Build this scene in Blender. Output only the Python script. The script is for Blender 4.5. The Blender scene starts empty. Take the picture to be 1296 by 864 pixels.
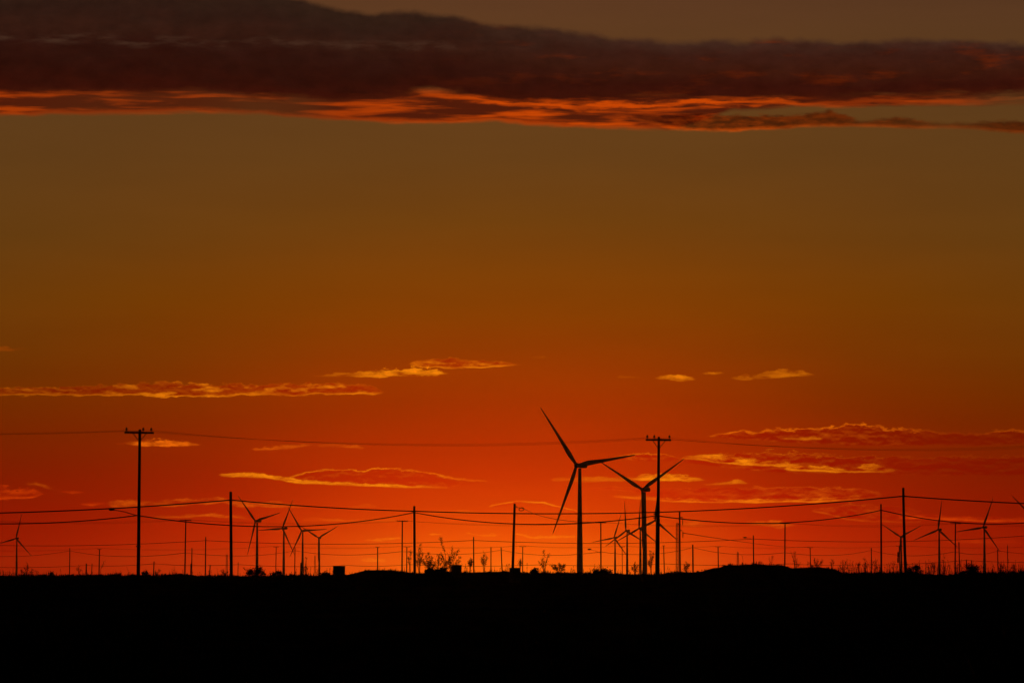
import bpy, bmesh, math, random
from math import sin, cos, tan, pi, radians, degrees, atan, atan2, hypot, exp
from mathutils import Vector, Matrix, noise

rnd = random.Random(7)
scene = bpy.context.scene
COL = scene.collection

# ------------------------------------------------------------------ camera
F = 4860.0            # focal length expressed in units of 1/1296 of the picture width (135 mm)
HZ = 730.0            # row of the true horizon in the survey of the place
CAMZ = 2.0
PITCH = atan((HZ - 432.0) / F)
cam_d = bpy.data.cameras.new('camera')
cam_d.sensor_width = 36.0
cam_d.lens = F / 1296.0 * 36.0
cam_d.clip_start = 0.5
cam_d.clip_end = 200000.0
cam = bpy.data.objects.new('camera', cam_d)
cam.location = (0, 0, CAMZ)
cam.rotation_euler = (pi / 2 + PITCH, 0, 0)
COL.objects.link(cam)
scene.camera = cam

def ray(px, py):
    u = (px - 648.0) / F; v = (432.0 - py) / F
    return Vector((u, cos(PITCH) - v * sin(PITCH), sin(PITCH) + v * cos(PITCH)))
def at(px, py, D):
    """surveyed direction (px, py) at distance D along the view -> world point"""
    d = ray(px, py)
    return Vector((0, 0, CAMZ)) + d * (D / d.y)
def azel(px, py):
    d = ray(px, py)
    return degrees(atan2(d.x, d.y)), degrees(atan2(d.z, hypot(d.x, d.y)))
def smooth(a, b, x):
    t = max(0.0, min(1.0, (x - a) / (b - a)))
    return t * t * (3 - 2 * t)
def lerp_tab(tab, x):
    if x <= tab[0][0]: return tab[0][1]
    for (x0, y0), (x1, y1) in zip(tab, tab[1:]):
        if x <= x1:
            return y0 + (y1 - y0) * (x - x0) / (x1 - x0)
    return tab[-1][1]
def lin(c):
    c = c / 255.0
    return c / 12.92 if c <= 0.04045 else ((c + 0.055) / 1.055) ** 2.4
def rgb(r, g, b):
    return (lin(r), lin(g), lin(b), 1.0)

# ------------------------------------------------------------------ materials
def material(name, col, rough=0.8, spec=0.2, metal=0.0, var=0.35, scale=3.0, stretch=(1, 1, 1), bump=0.0):
    m = bpy.data.materials.new(name); m.use_nodes = True
    nt = m.node_tree; nt.nodes.clear()
    out = nt.nodes.new('ShaderNodeOutputMaterial'); b = nt.nodes.new('ShaderNodeBsdfPrincipled')
    nt.links.new(b.outputs[0], out.inputs[0])
    tc = nt.nodes.new('ShaderNodeTexCoord'); mp = nt.nodes.new('ShaderNodeMapping')
    mp.inputs['Scale'].default_value = stretch
    nz = nt.nodes.new('ShaderNodeTexNoise'); nz.inputs['Scale'].default_value = scale; nz.inputs['Detail'].default_value = 5
    nt.links.new(tc.outputs['Object'], mp.inputs[0]); nt.links.new(mp.outputs[0], nz.inputs['Vector'])
    rp = nt.nodes.new('ShaderNodeValToRGB')
    rp.color_ramp.elements[0].position = 0.3; rp.color_ramp.elements[1].position = 0.7
    rp.color_ramp.elements[0].color = tuple(c * (1 - var) for c in col) + (1,)
    rp.color_ramp.elements[1].color = tuple(min(1, c * (1 + var)) for c in col) + (1,)
    nt.links.new(nz.outputs[0], rp.inputs[0]); nt.links.new(rp.outputs[0], b.inputs['Base Color'])
    b.inputs['Roughness'].default_value = rough; b.inputs['Metallic'].default_value = metal
    b.inputs['Specular IOR Level'].default_value = spec
    if bump:
        bp = nt.nodes.new('ShaderNodeBump'); bp.inputs['Strength'].default_value = bump
        nt.links.new(nz.outputs[0], bp.inputs['Height']); nt.links.new(bp.outputs[0], b.inputs['Normal'])
    return m
M_WOOD = material('weathered_pole_wood', (0.10, 0.07, 0.05), 0.9, 0.1, 0, 0.4, 2.0, (6, 6, 0.4), 0.3)
M_STEEL = material('galvanised_steel', (0.22, 0.22, 0.22), 0.6, 0.4, 0.6, 0.25, 2.0)
M_PORC = material('brown_porcelain', (0.10, 0.05, 0.035), 0.35, 0.5, 0, 0.2, 20.0)
M_CABLE = material('black_cable', (0.03, 0.03, 0.03), 0.7, 0.3, 0, 0.2, 1.0)
M_TURB = material('turbine_paint', (0.5, 0.5, 0.49), 0.6, 0.3, 0, 0.06, 0.2)
M_SOIL = material('dry_steppe_soil', (0.075, 0.055, 0.038), 1.0, 0.0, 0, 0.4, 0.15, (1, 1, 1))
M_LEAF = material('dusty_shrub_leaf', (0.060, 0.065, 0.032), 0.9, 0.05, 0, 0.35, 1.5)
M_TWIG = material('shrub_twig', (0.07, 0.05, 0.035), 0.95, 0.05, 0, 0.3, 3.0)
M_GRASS = material('dry_steppe_grass', (0.085, 0.072, 0.038), 0.95, 0.05, 0, 0.35, 0.6)
M_CONC = material('grey_concrete', (0.24, 0.23, 0.21), 0.95, 0.1, 0, 0.25, 2.5, (1, 1, 1), 0.2)
M_SHEET = material('weathered_metal_sheet', (0.16, 0.15, 0.14), 0.6, 0.3, 0.4, 0.3, 3.0)
M_GLASS = material('lamp_glass', (0.5, 0.48, 0.42), 0.3, 0.5, 0, 0.05, 4.0)

# ------------------------------------------------------------------ mesh helper
class MB:
    def __init__(self): self.v = []; self.f = []
    def add(self, vs, fs):
        n = len(self.v)
        self.v += [tuple(p) for p in vs]
        self.f += [tuple(i + n for i in q) for q in fs]
    def tube(self, pts, rads, n=8, cap=True):
        pts = [Vector(p) for p in pts]; vs = []; fs = []
        prev = None
        for i, p in enumerate(pts):
            a = pts[max(0, i - 1)]; b = pts[min(len(pts) - 1, i + 1)]
            t = (b - a).normalized()
            if prev is None:
                up = Vector((0, 0, 1)) if abs(t.z) < 0.9 else Vector((0, 1, 0))
                s = t.cross(up).normalized()
            else:
                s = (prev - t * prev.dot(t)).normalized()
            prev = s
            w = t.cross(s)
            r = rads[i] if isinstance(rads, (list, tuple)) else rads
            for k in range(n):
                q = 2 * pi * k / n
                vs.append(p + s * (cos(q) * r) + w * (sin(q) * r))
        for i in range(len(pts) - 1):
            for k in range(n):
                fs.append((i * n + k, i * n + (k + 1) % n, (i + 1) * n + (k + 1) % n, (i + 1) * n + k))
        if cap:
            fs.append(tuple(range(n - 1, -1, -1))); fs.append(tuple(range((len(pts) - 1) * n, len(pts) * n)))
        self.add(vs, fs)
    def box(self, c, s, rot=None, taper=1.0):
        c = Vector(c); hx, hy, hz = s[0] / 2, s[1] / 2, s[2] / 2
        vs = []
        for z in (-1, 1):
            k = taper if z > 0 else 1.0
            for x, y in ((-1, -1), (1, -1), (1, 1), (-1, 1)):
                p = Vector((x * hx * k, y * hy * k, z * hz))
                if rot is not None: p = rot @ p
                vs.append(c + p)
        self.add(vs, [(3, 2, 1, 0), (4, 5, 6, 7), (0, 1, 5, 4), (1, 2, 6, 5), (2, 3, 7, 6), (3, 0, 4, 7)])
    def lathe(self, prof, n=10, origin=(0, 0, 0)):
        o = Vector(origin); vs = []; fs = []
        for z, r in prof:
            for k in range(n):
                q = 2 * pi * k / n
                vs.append(o + Vector((cos(q) * r, sin(q) * r, z)))
        for i in range(len(prof) - 1):
            for k in range(n):
                fs.append((i * n + k, i * n + (k + 1) % n, (i + 1) * n + (k + 1) % n, (i + 1) * n + k))
        fs.append(tuple(range(n - 1, -1, -1))); fs.append(tuple(range((len(prof) - 1) * n, len(prof) * n)))
        self.add(vs, fs)
    def mesh(self, name, mat, smooth_=False):
        me = bpy.data.meshes.new(name)
        me.from_pydata(self.v, [], self.f); me.materials.append(mat)
        if smooth_:
            me.polygons.foreach_set('use_smooth', [True] * len(me.polygons))
        me.update()
        return me
    def build(self, name, mat, parent=None, loc=None, smooth_=False):
        o = bpy.data.objects.new(name, self.mesh(name, mat, smooth_)); COL.objects.link(o)
        if parent is not None: o.parent = parent
        if loc is not None: o.location = loc
        return o
def tag(o, label, cat, group=None):
    o['label'] = label; o['category'] = cat
    if group: o['group'] = group
    return o
def thing(name, label, cat, loc, group=None, rz=0.0):
    o = bpy.data.objects.new(name, None); COL.objects.link(o)
    o.location = loc; o.rotation_euler = (0, 0, rz); o.empty_display_size = 0.5
    return tag(o, label, cat, group)

# ------------------------------------------------------------------ terrain
RIDGE_D = 420.0
PROFILE = [(-400, 729), (0, 728.6), (50, 728), (115, 728.2), (170, 728), (205, 728.2), (215, 726.6), (236, 726.2), (250, 728.6), (300, 729.2),
    (335, 729.2), (350, 728), (380, 728), (400, 729), (412, 727), (440, 727), (450, 725), (458, 723), (465, 721.4), (478, 721), (490, 721),
    (505, 722.3), (517, 723.5), (530, 725.8), (540, 725), (560, 725), (580, 725), (600, 724.5), (630, 723.5), (650, 723.4), (672, 725), (700, 725), (735, 724.6),
    (765, 724.5), (800, 726.5), (830, 727), (850, 725), (858, 723.2), (875, 724), (885, 723), (890, 722.5), (897, 720), (903, 718.3), (910, 718),
    (916, 715.5), (921, 714.4), (930, 714.8), (945, 714), (960, 713.6), (968, 715), (975, 715), (983, 715), (990, 715.5), (997, 717), (1001, 719),
    (1012, 718.2), (1020, 718.5), (1030, 718.5), (1036, 717.5), (1044, 718), (1050, 719.6), (1056, 719.8), (1062, 723), (1070, 725.5), (1095, 725.2),
    (1115, 725), (1140, 725.3), (1170, 726.3), (1200, 728), (1215, 726), (1240, 725.5), (1260, 726), (1296, 725.5), (1700, 727)]
def ground_z(x, y):
    r = hypot(x, y)
    z = 1.5 * smooth(25, 210, y) if y > 0 else 0.0
    if y > 150:
        p = 648 + F * x / y
        crest = CAMZ + (HZ - lerp_tab(PROFILE, p)) * RIDGE_D / F - 1.5
        s = 26.0 if 860 < p < 1070 or 440 < p < 530 else 45.0
        fade = smooth(900, 700, abs(p - 648) * 0.8)
        z += crest * exp(-((y - RIDGE_D) / s) ** 2) * (fade if fade > 0 else 0)
    n = noise.noise(Vector((x * 0.05, y * 0.05, 3.1))) * 0.10 + noise.noise(Vector((x * 0.4, y * 0.4, 1.7))) * 0.05
    z += n * smooth(4000, 300, r)
    return z
def build_ground():
    az = []
    a = -180.0
    while a < 180.0:
        az.append(a)
        if -9.5 <= a < 9.5: a += 0.04
        elif -30 <= a < 30: a += 1.0
        else: a += 5.0
    rs = [0.7 * 1.18 ** i for i in range(35)]
    r = rs[-1]
    while r < 330: r *= 1.035; rs.append(r)
    while r < 520: r += 5; rs.append(r)
    while r < 20000: r *= 1.25; rs.append(r)
    vs = [(0, 0, ground_z(0, 0))]; fs = []
    n = len(az)
    for r in rs:
        for a in az:
            x = r * sin(radians(a)); y = r * cos(radians(a))
            vs.append((x, y, ground_z(x, y)))
    for k in range(n):
        fs.append((0, 1 + (k + 1) % n, 1 + k))
    for i in range(len(rs) - 1):
        b0 = 1 + i * n; b1 = b0 + n
        for k in range(n):
            k2 = (k + 1) % n
            fs.append((b0 + k, b0 + k2, b1 + k2, b1 + k))
    mb = MB(); mb.v = vs; mb.f = fs
    g = mb.build('ground', M_SOIL, smooth_=True)
    g['kind'] = 'structure'
build_ground()

# ------------------------------------------------------------------ low vegetation that nobody could count
def blade(mb, p, h, w, lean, a):
    d = Vector((cos(a), sin(a), 0)); s = Vector((-sin(a), cos(a), 0)) * w
    p = Vector(p)
    m = p + d * (lean * 0.4 * h) + Vector((0, 0, h * 0.6)); t = p + d * (lean * h) + Vector((0, 0, h))
    mb.add([p - s, p + s, m + s * 0.7, m - s * 0.7, t], [(0, 1, 2, 3), (3, 2, 4)])
def leaf(mb, p, size):
    a = rnd.uniform(0, 2 * pi); b = rnd.uniform(-1.2, 1.2)
    u = Vector((cos(a) * cos(b), sin(a) * cos(b), sin(b)))
    v = u.cross(Vector((rnd.uniform(-1, 1), rnd.uniform(-1, 1), rnd.uniform(-1, 1)))).normalized()
    p = Vector(p); l = size; w = size * 0.5
    mb.add([p, p + u * l * 0.5 + v * w, p + u * l, p + u * l * 0.5 - v * w], [(0, 1, 2, 3)])

def scrub():
    mb = MB()
    for i in range(5200):
        t = rnd.random()
        if i < 2600: y = rnd.uniform(345, 470)
        else: y = 40 * (900 / 40) ** t
        p = rnd.uniform(-60, 1356)
        x = (p - 648) / F * y
        z = ground_z(x, y)
        big = noise.noise(Vector((p * 0.03, 0.5, 2.0)))
        h = rnd.uniform(0.10, 0.38) * (1 + 0.9 * big) * (1 if y > 100 else 1.3)
        if rnd.random() < 0.06: h *= 1.5
        R = h * rnd.uniform(0.8, 1.9)
        for k in range(16):
            a = rnd.uniform(0, 2 * pi); q = R * math.sqrt(rnd.random())
            hh = h * (1 - 0.55 * (q / R) ** 2) * rnd.uniform(0.55, 1.05)
            blade(mb, (x + q * cos(a), y + q * sin(a), z - 0.05), hh + 0.05, 0.02 + 0.05 * h, rnd.uniform(0, 0.6), a + rnd.uniform(-0.5, 0.5))
    o = mb.build('scrub', M_LEAF); o['kind'] = 'stuff'
    o['label'] = 'low dark scrub covering the plain up to the horizon'
scrub()

STALK_DENS = [(0, 0.5), (60, 0.35), (80, 0.15), (200, 0.12), (290, 0.12), (345, 0.3), (420, 0.25), (445, 0.1), (520, 0.08), (545, 0.2), (620, 0.3), (680, 0.2),
              (760, 0.2), (860, 0.2), (890, 0.08), (980, 0.05), (1050, 0.12), (1064, 0.8), (1130, 1.0), (1296, 1.0)]
def stalks():
    mb = MB()
    n = 0
    while n < 1700:
        p = rnd.uniform(-40, 1336)
        if rnd.random() > lerp_tab(STALK_DENS, p): continue
        n += 1
        y = rnd.uniform(350, 455); x = (p - 648) / F * y
        z = ground_z(x, y)
        tall = rnd.random() ** 2.2
        h = 0.25 + tall * (1.35 if p > 1055 else 0.8)
        a = rnd.uniform(0, 2 * pi)
        pts = []; ln = rnd.uniform(0.02, 0.28) * h
        for k in range(4):
            q = k / 3
            pts.append((x + cos(a) * ln * q * q, y + sin(a) * ln * q * q, z - 0.05 + (h + 0.05) * q))
        mb.tube(pts, [0.017, 0.015, 0.012, 0.008], 3, False)
        for k in range(int(4 + 9 * tall)):                       # small seed heads and side leaves up the stalk
            q = rnd.uniform(0.35, 1.0)
            leaf(mb, (x + cos(a) * ln * q * q + rnd.uniform(-.03, .03), y + sin(a) * ln * q * q, z + h * q), rnd.uniform(0.04, 0.10))
    o = mb.build('dry_grass', M_GRASS); o['kind'] = 'stuff'
    o['label'] = 'thin dry stalks standing along the horizon'
stalks()

# ------------------------------------------------------------------ shrubs, one thing each
def shrub_dense(px0, px1, pytop, label, D=405.0, n=520, branch=None, solid=1.0):
    pc = (px0 + px1) / 2
    x = (pc - 648) / F * D; z = ground_z(x, D)
    w = (px1 - px0) / F * D / 2; top = at(pc, pytop, D).z - z
    o = thing('bush', label, 'bush', (x, D, z), 'bushes along the horizon')
    st = MB(); fo = MB()
    lobes = []
    for k in range(9):
        a = rnd.uniform(0, 2 * pi); q = w * rnd.uniform(0.2, 0.85)
        c = Vector((q * cos(a), q * sin(a) * 0.8, 0))
        c.z = top * rnd.uniform(0.35, 0.8) * (1 - 0.35 * (abs(c.x) / w) ** 2)
        lobes.append((c, w * rnd.uniform(0.22, 0.42)))
        st.tube([(rnd.uniform(-.05, .05), rnd.uniform(-.05, .05), -0.05), c * 0.5 + Vector((0, 0, 0.1)), c], [0.03, 0.02, 0.012], 5)
    for k in range(int(n * solid)):
        c, r = rnd.choice(lobes)
        d = Vector((rnd.gauss(0, 1), rnd.gauss(0, 1), rnd.gauss(0, 0.8))).normalized() * r * rnd.uniform(0.3, 1.12)
        q = c + d
        if q.z < 0: q.z = rnd.uniform(0, 0.2)
        leaf(fo, q, rnd.uniform(0.07, 0.16))
    for k in range(int(n * 0.35)):
        a = rnd.uniform(0, 2 * pi); q = w * math.sqrt(rnd.random()) * 0.95
        leaf(fo, (q * cos(a), q * sin(a), rnd.uniform(0, top * 0.4)), rnd.uniform(0.08, 0.18))
    for k in range(7):                                                # a few shoots that break the outline
        a = rnd.uniform(0.2, pi - 0.2); b = Vector((cos(a) * w, rnd.uniform(-.2, .2), sin(a) * top))
        st.tube([b * 0.5, b * 1.0, b * rnd.uniform(1.05, 1.22)], [0.012, 0.009, 0.005], 3)
        for j in range(5): leaf(fo, b * rnd.uniform(0.85, 1.2), rnd.uniform(0.05, 0.1))
    if branch:
        tip = at(branch[0], branch[1], D) - Vector((x, D, z))
        st.tube([(0, 0, 0.1), tip * 0.6 + Vector((0, 0, -0.05)), tip], [0.03, 0.025, 0.018], 5)
        for k in range(26):
            leaf(fo, tip * rnd.uniform(0.7, 1.05) + Vector((rnd.gauss(0, .06), rnd.gauss(0, .06), rnd.gauss(0, .05))), rnd.uniform(0.06, 0.12))
    st.build('stem', M_TWIG, o); fo.build('foliage', M_LEAF, o)
    return o
def shrub_twiggy(px0, px1, pytop, label, base=None, D=405.0, heads=6, n=150, ls=1.0, name='shrub'):
    """upright thin-stemmed plant: bare lower stems, loose clumps of small leaves on top"""
    pc = (px0 + px1) / 2
    pb = base if base is not None else pc
    x = (pb - 648) / F * D; z = ground_z(x, D)
    o = thing(name, label, 'shrub', (x, D, z), 'leafy shrubs along the horizon')
    st = MB(); fo = MB()
    if pc > 960 or pc < 300: ls = 0.66; n = max(10, int(n * 0.6))
    else: ls = 0.78; n = int(n * 0.85)
    top = at(pc, pytop, D).z - z
    for k in range(heads):
        f = (k + 0.5) / heads
        tx = ((px0 + (px1 - px0) * min(1, max(0, f + rnd.uniform(-.12, .12)))) - 648) / F * D - x
        ht = top * (1.0 if k == heads // 2 else rnd.uniform(0.4, 0.97))
        tip = Vector((tx, rnd.uniform(-.3, .3), ht))
        mid = tip * 0.5 + Vector((-tx * 0.2 + rnd.uniform(-.06, .06), 0, 0.05))
        q3 = tip * 0.78 + Vector((-tx * 0.08 + rnd.uniform(-.06, .06), 0, 0))
        b0 = Vector((tx * 0.12, rnd.uniform(-.06, .06), -0.05))
        st.tube([b0, mid, q3, tip], [0.022, 0.017, 0.012, 0.006], 4)
        path = [b0, mid, q3, tip]
        def on(q):
            q = q * 2.999; i = int(q); return path[i].lerp(path[i + 1], q - i)
        for j in range(7):                                            # side twigs, rising with the stem
            s0 = on(rnd.uniform(0.3, 0.95)); d = Vector((rnd.uniform(-.8, .8), rnd.uniform(-.5, .5), rnd.uniform(0.4, 1.2))).normalized() * rnd.uniform(0.12, 0.36) * min(1, ht)
            st.tube([s0, s0 + d * .5 + Vector((0, 0, -.02)), s0 + d], [0.010, 0.008, 0.005], 3)
            for i in range(max(2, n // heads // 5)): leaf(fo, s0 + d * rnd.uniform(0.3, 1.15) + Vector((rnd.gauss(0, .03), rnd.gauss(0, .03), rnd.gauss(0, .03))), rnd.uniform(0.05, 0.12) * ls)
        for j in range(3 * n // heads):
            c = on(0.28 + 0.72 * rnd.random() ** 0.75) + Vector((rnd.gauss(0, 0.08), rnd.gauss(0, 0.08), rnd.gauss(0, 0.07)))
            leaf(fo, c, rnd.uniform(0.05, 0.125) * ls)
    st.build('stem', M_TWIG, o); fo.build('foliage', M_LEAF, o)
    return o

shrub_dense(310, 338, 716.5, 'wide rounded bush hiding a turbine foot, one bare branch reaching left', n=900, branch=(309, 719))
shrub_dense(181, 189, 721.5, 'small bush just to the right of the tall lamp pole with a crossarm', n=220)
shrub_dense(344, 361, 722.5, 'low ragged bush at the feet of two turbine towers', n=380)
shrub_dense(537, 553, 719, 'dark dome-shaped bush under the tall leafy shrubs', n=620)
shrub_dense(551, 568, 718.3, 'dark dome-shaped bush beside the small dark box with shrub tops above it', n=620)
shrub_dense(670, 682, 718.5, 'small pointed bush left of the largest turbine tower', n=260)
shrub_dense(749, 774, 719.6, 'long low bush before the crossarm pole with a low street lamp', n=620)
shrub_dense(1147, 1167, 713.8, 'bush at the foot of the thick leaning pole', n=620)
shrub_dense(1213, 1242, 716, 'broad low bush with a spiky top below two tiny poles', n=900)
shrub_dense(62, 70, 723, 'tiny bush between a turbine and a thin pole', n=120)
shrub_dense(405, 421, 724.5, 'flat low bush left of the large dark box', n=260)
TW = shrub_twiggy
TW(384, 391, 705, 'thin upright shrub beside the right side of a turbine tower, loose leaves on top', heads=4, n=70)
TW(527, 535, 688, 'tall leafy shrub close behind the double-cable pole on its right', heads=6, n=210)
TW(534, 552, 699, 'spreading shrub with clumped leaves, second one right of the double-cable pole', heads=9, n=300)
TW(552.5, 560, 679, 'tallest shrub, leaning left on a bare stem with a dense leaf plume', base=566, heads=3, n=170)
TW(527, 586, 706, 'broad wispy shrub filling the gap between the double-cable pole and the small dark box', heads=13, n=330)
TW(564, 584, 692, 'bare-stemmed shrub with an arching leafy crown above the small dark box', base=571, heads=9, n=300)
TW(592.5, 598, 707, 'narrow dark shrub left of a plain pole', heads=4, n=150)
TW(608, 617, 699.5, 'spire-shaped shrub between two thin plain poles', heads=4, n=130)
TW(656.5, 660, 709, 'small upright shrub wedged between a leaning pole and a T-shaped pole', heads=3, n=70)
TW(681, 695, 696, 'bare-stemmed shrub with drooping leaf clumps left of the largest turbine', base=689, heads=6, n=130)
TW(695, 719, 713.5, 'low spreading leafy shrub left of the largest turbine foot', heads=9, n=300)
TW(799, 808, 712, 'short shrub left of the second largest turbine tower', heads=5, n=130)
TW(819.5, 828, 697, 'upright shrub between the second largest turbine and the tall crossarm pole', heads=5, n=160)
TW(863, 874, 711, 'twiggy shrub between two plain poles, left of the mound', heads=5, n=110)
TW(971, 981, 703, 'two bare curved stalks on top of the mound', heads=2, n=12)
TW(1000, 1012, 697, 'airy round-topped shrub on the mound, right of the crossarm pole', heads=7, n=70)
TW(1020, 1043, 705.5, 'wide leafy shrub on the mound around a T-shaped pole', heads=9, n=190)
TW(1049, 1056, 708, 'small shrub at the far end of the mound', heads=3, n=40)
TW(1061, 1073, 708, 'pointed shrub at the foot of the mound', heads=5, n=110)
TW(1084, 1088, 711, 'slim shrub with tiny leaves standing alone past the mound', heads=2, n=40)
TW(1090, 1099, 705, 'tall thin weeds left of a thin plain pole', heads=4, n=60)
TW(1104, 1110, 707, 'small ragged shrub between a thin pole and a taller plain pole', heads=3, n=50)
TW(1178, 1183, 712, 'short shrub touching the left side of a turbine tower', heads=3, n=60)
TW(1189, 1197, 700, 'airy shrub touching the right side of a turbine tower', heads=4, n=60)
TW(1262, 1269, 713, 'upright shrub right of a thin pole near a turbine', heads=4, n=80)
TW(1279, 1284, 712.5, 'narrow shrub right of the thin mast', heads=3, n=60)
TW(24, 46, 712, 'wide twiggy shrub beside the foot of a turbine', heads=7, n=90)
TW(97, 105, 716, 'small wiry shrub right of a thin plain pole', heads=3, n=30)
TW(130, 134, 709.5, 'leaning stalk with a starry tuft beside a T-shaped pole', base=127.5, heads=1, n=24)
TW(516, 521, 697, 'thin stalk with a leafy ball at its tip left of the double-cable pole', base=520, heads=2, n=60)
TW(278, 291, 721, 'short twiggy shrub left of a thick leaning pole', heads=5, n=70)
TW(196, 204, 720, 'wispy little shrub right of a short pole', heads=4, n=30)

# ------------------------------------------------------------------ boxes on the ground
def utility_box(px0, px1, pytop, D, label, cap=0.05, slant=0.0):
    pc = (px0 + px1) / 2; x = (pc - 648) / F * D; z = ground_z(x, D)
    w = (px1 - px0) / F * D; h = at(pc, pytop, D).z - z
    o = thing('utility_box', label, 'box', (x, D, z), 'dark boxes on the horizon', rz=0.12)
    b = MB(); b.box((0, 0, (h - cap) / 2 - 0.1), (w * 0.95, w * 0.9, h - cap + 0.2)); b.build('body', M_CONC, o)
    t = MB(); t.box((0, 0, h - cap / 2 + 0.002), (w, w * 0.96, cap)); c = t.build('lid', M_CONC, o); c.rotation_euler = (0, slant * 0.4, 0)
    d = MB(); d.box((w * 0.02, -w * 0.45 - 0.012, h * 0.48), (w * 0.6, 0.024, h * 0.7)); dd = d.build('door', M_SHEET, o)
    k = MB(); k.box((w * 0.24, -w * 0.45 - 0.04, h * 0.5), (0.03, 0.03, 0.14)); k.build('handle', M_STEEL, dd)
    return o
utility_box(422, 437, 715.8, 380, 'large square dark box standing on the horizon, just right of four turbines')
utility_box(572, 584, 714.4, 385, 'smaller dark box below the arching shrub, beside the dome-shaped bushes', slant=0.05)
utility_box(645, 658.5, 718, 330, 'low flat dark box hiding the foot of a leaning pole')

# ------------------------------------------------------------------ poles
def insulator_mb(p, s):
    m = MB()
    m.lathe([(0, 0.02 * s), (0.10 * s, 0.022 * s), (0.11 * s, 0.085 * s), (0.16 * s, 0.09 * s), (0.18 * s, 0.05 * s), (0.22 * s, 0.07 * s),
             (0.27 * s, 0.06 * s), (0.30 * s, 0.025 * s)], 8, p)
    return m
POLES = {}
def pole(key, top, base, D, wpx, label, name='utility_pole', group=None, arm=None, ins=(), brace=False, lamp=None, racks=(), mat=None, category='pole',
         taper=0.68, bend=0.0, arm_th=0.16, ins_s=1.0, arm_drop=0.0, cans=()):
    """top=(px,py) of the tip, base=px at the foot; D distance; wpx width at the foot in 1/1296ths of the view at D"""
    px, py = top
    m = D / F
    x = (base - 648) * m; z = ground_z(x, D)
    P = Vector((x, D, z)); tip = at(px, py, D) - P
    POLES[key] = D
    r = wpx * m / 2
    simple = not (arm or lamp or racks or cans)
    mb = MB()
    n = 9
    pts = []
    for i in range(n):
        t = i / (n - 1)
        pts.append(Vector((tip.x * t + bend * m * sin(pi * t), 0, -0.3 + (tip.z + 0.3) * t)))
    mb.tube(pts, [r * (1 - (1 - taper) * i / (n - 1)) for i in range(n)], 12)
    if simple:
        o = mb.build(name, mat or M_WOOD, loc=P, smooth_=False)
        return tag(o, label, category, group)
    o = thing(name, label, category, P, group)
    mb.build('shaft', mat or M_WOOD, o)
    if arm:
        l, rr = arm[0] * m, arm[1] * m
        za = tip.z - arm_drop * m
        c = Vector((tip.x, -r - 0.05, za))
        yaw = 0.35
        R = Matrix.Rotation(yaw, 3, 'Z')
        k = 1 / cos(yaw)
        a = MB()
        a.box(c + R @ Vector(((rr - l) / 2 * k, 0, 0)), ((l + rr) * k, arm_th * 0.8, arm_th), R)
        ao = a.build('crossarm', M_WOOD, o)
        for dx in ins:
            insulator_mb(c + R @ Vector((dx * m * k, 0, arm_th / 2 - 0.01)), ins_s).build('insulator', M_PORC, ao)
        if brace:
            for sgn in (-1, 1):
                b = MB()
                b.tube([c + R @ Vector((sgn * 0.46 * k, 0.0, -arm_th / 2)), Vector((tip.x * 0.95 + sgn * r * 0.6, -r * 0.9, za - 0.55))], 0.025, 5)
                b.build('brace', M_STEEL, o)
    if lamp:
        (hx, hy), (ax, ay) = lamp
        h = at(hx, hy, D) - P; a0 = at(ax, ay, D) - P
        lm = MB(); md = a0.lerp(h, 0.5) + Vector((0, 0, 0.06))
        lm.tube([a0, a0.lerp(h, 0.12), md, h], [0.04, 0.036, 0.032, 0.03], 6)
        la = lm.build('lamp_arm', M_STEEL, o)
        s = max(0.36, 4.0 * m)
        sg = 1 if a0.x > h.x else -1
        hd = MB()
        prof = [(-0.55, 0.10), (-0.45, 0.20), (-0.1, 0.26), (0.25, 0.22), (0.5, 0.12), (0.62, 0.07)]
        vs = []; fs = []
        for t, q in prof:
            for kk in range(10):
                w = 2 * pi * kk / 10
                vs.append(h + Vector((sg * t * s, q * s * 1.1 * cos(w), max(-0.13, q * 0.8 * sin(w)) * s)))
        for i in range(len(prof) - 1):
            for kk in range(10):
                fs.append((i * 10 + kk, i * 10 + (kk + 1) % 10, (i + 1) * 10 + (kk + 1) % 10, (i + 1) * 10 + kk))
        fs.append(tuple(range(9, -1, -1))); fs.append(tuple(range(50, 60)))
        hd.add([v if i < 0 else h + Vector(((v - h).x, (v - h).y * 1.3, (v - h).z * 1.45)) for i, v in enumerate(vs)], fs); ho = hd.build('lamp_head', M_STEEL, la)
        gl = MB(); gl.box(h + Vector((-0.08 * s * sg, 0, -0.17 * s)), (0.55 * s, 0.34 * s, 0.08 * s), None); gl.build('lens', M_GLASS, la)
    for (ry, dl, dr) in racks:                                        # small brackets with spool insulators
        b = MB(); zc = at(px, ry, D).z - P.z; tx = tip.x * max(0, zc / tip.z)
        b.box((tx + (dr - dl) / 2 * m, -r - 0.03, zc), ((dl + dr) * m, 0.06, 0.08)); b.build('bracket', M_STEEL, o)
    for (dx, y0, y1, w) in cans:
        zc0 = at(px, y1, D).z - P.z; zc1 = at(px, y0, D).z - P.z
        R = w * m / 2; b = MB(); cx = tip.x + dx * m
        b.lathe([(zc0, R * 0.6), (zc0 + (zc1 - zc0) * 0.1, R), (zc0 + (zc1 - zc0) * 0.78, R), (zc0 + (zc1 - zc0) * 0.84, R * 0.9), (zc0 + (zc1 - zc0) * 0.86, R * 0.25), (zc1, R * 0.2)], 10, (cx, -R * 0.4, 0))
        b.build('transformer_can', M_SHEET, o)
    return o

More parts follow.
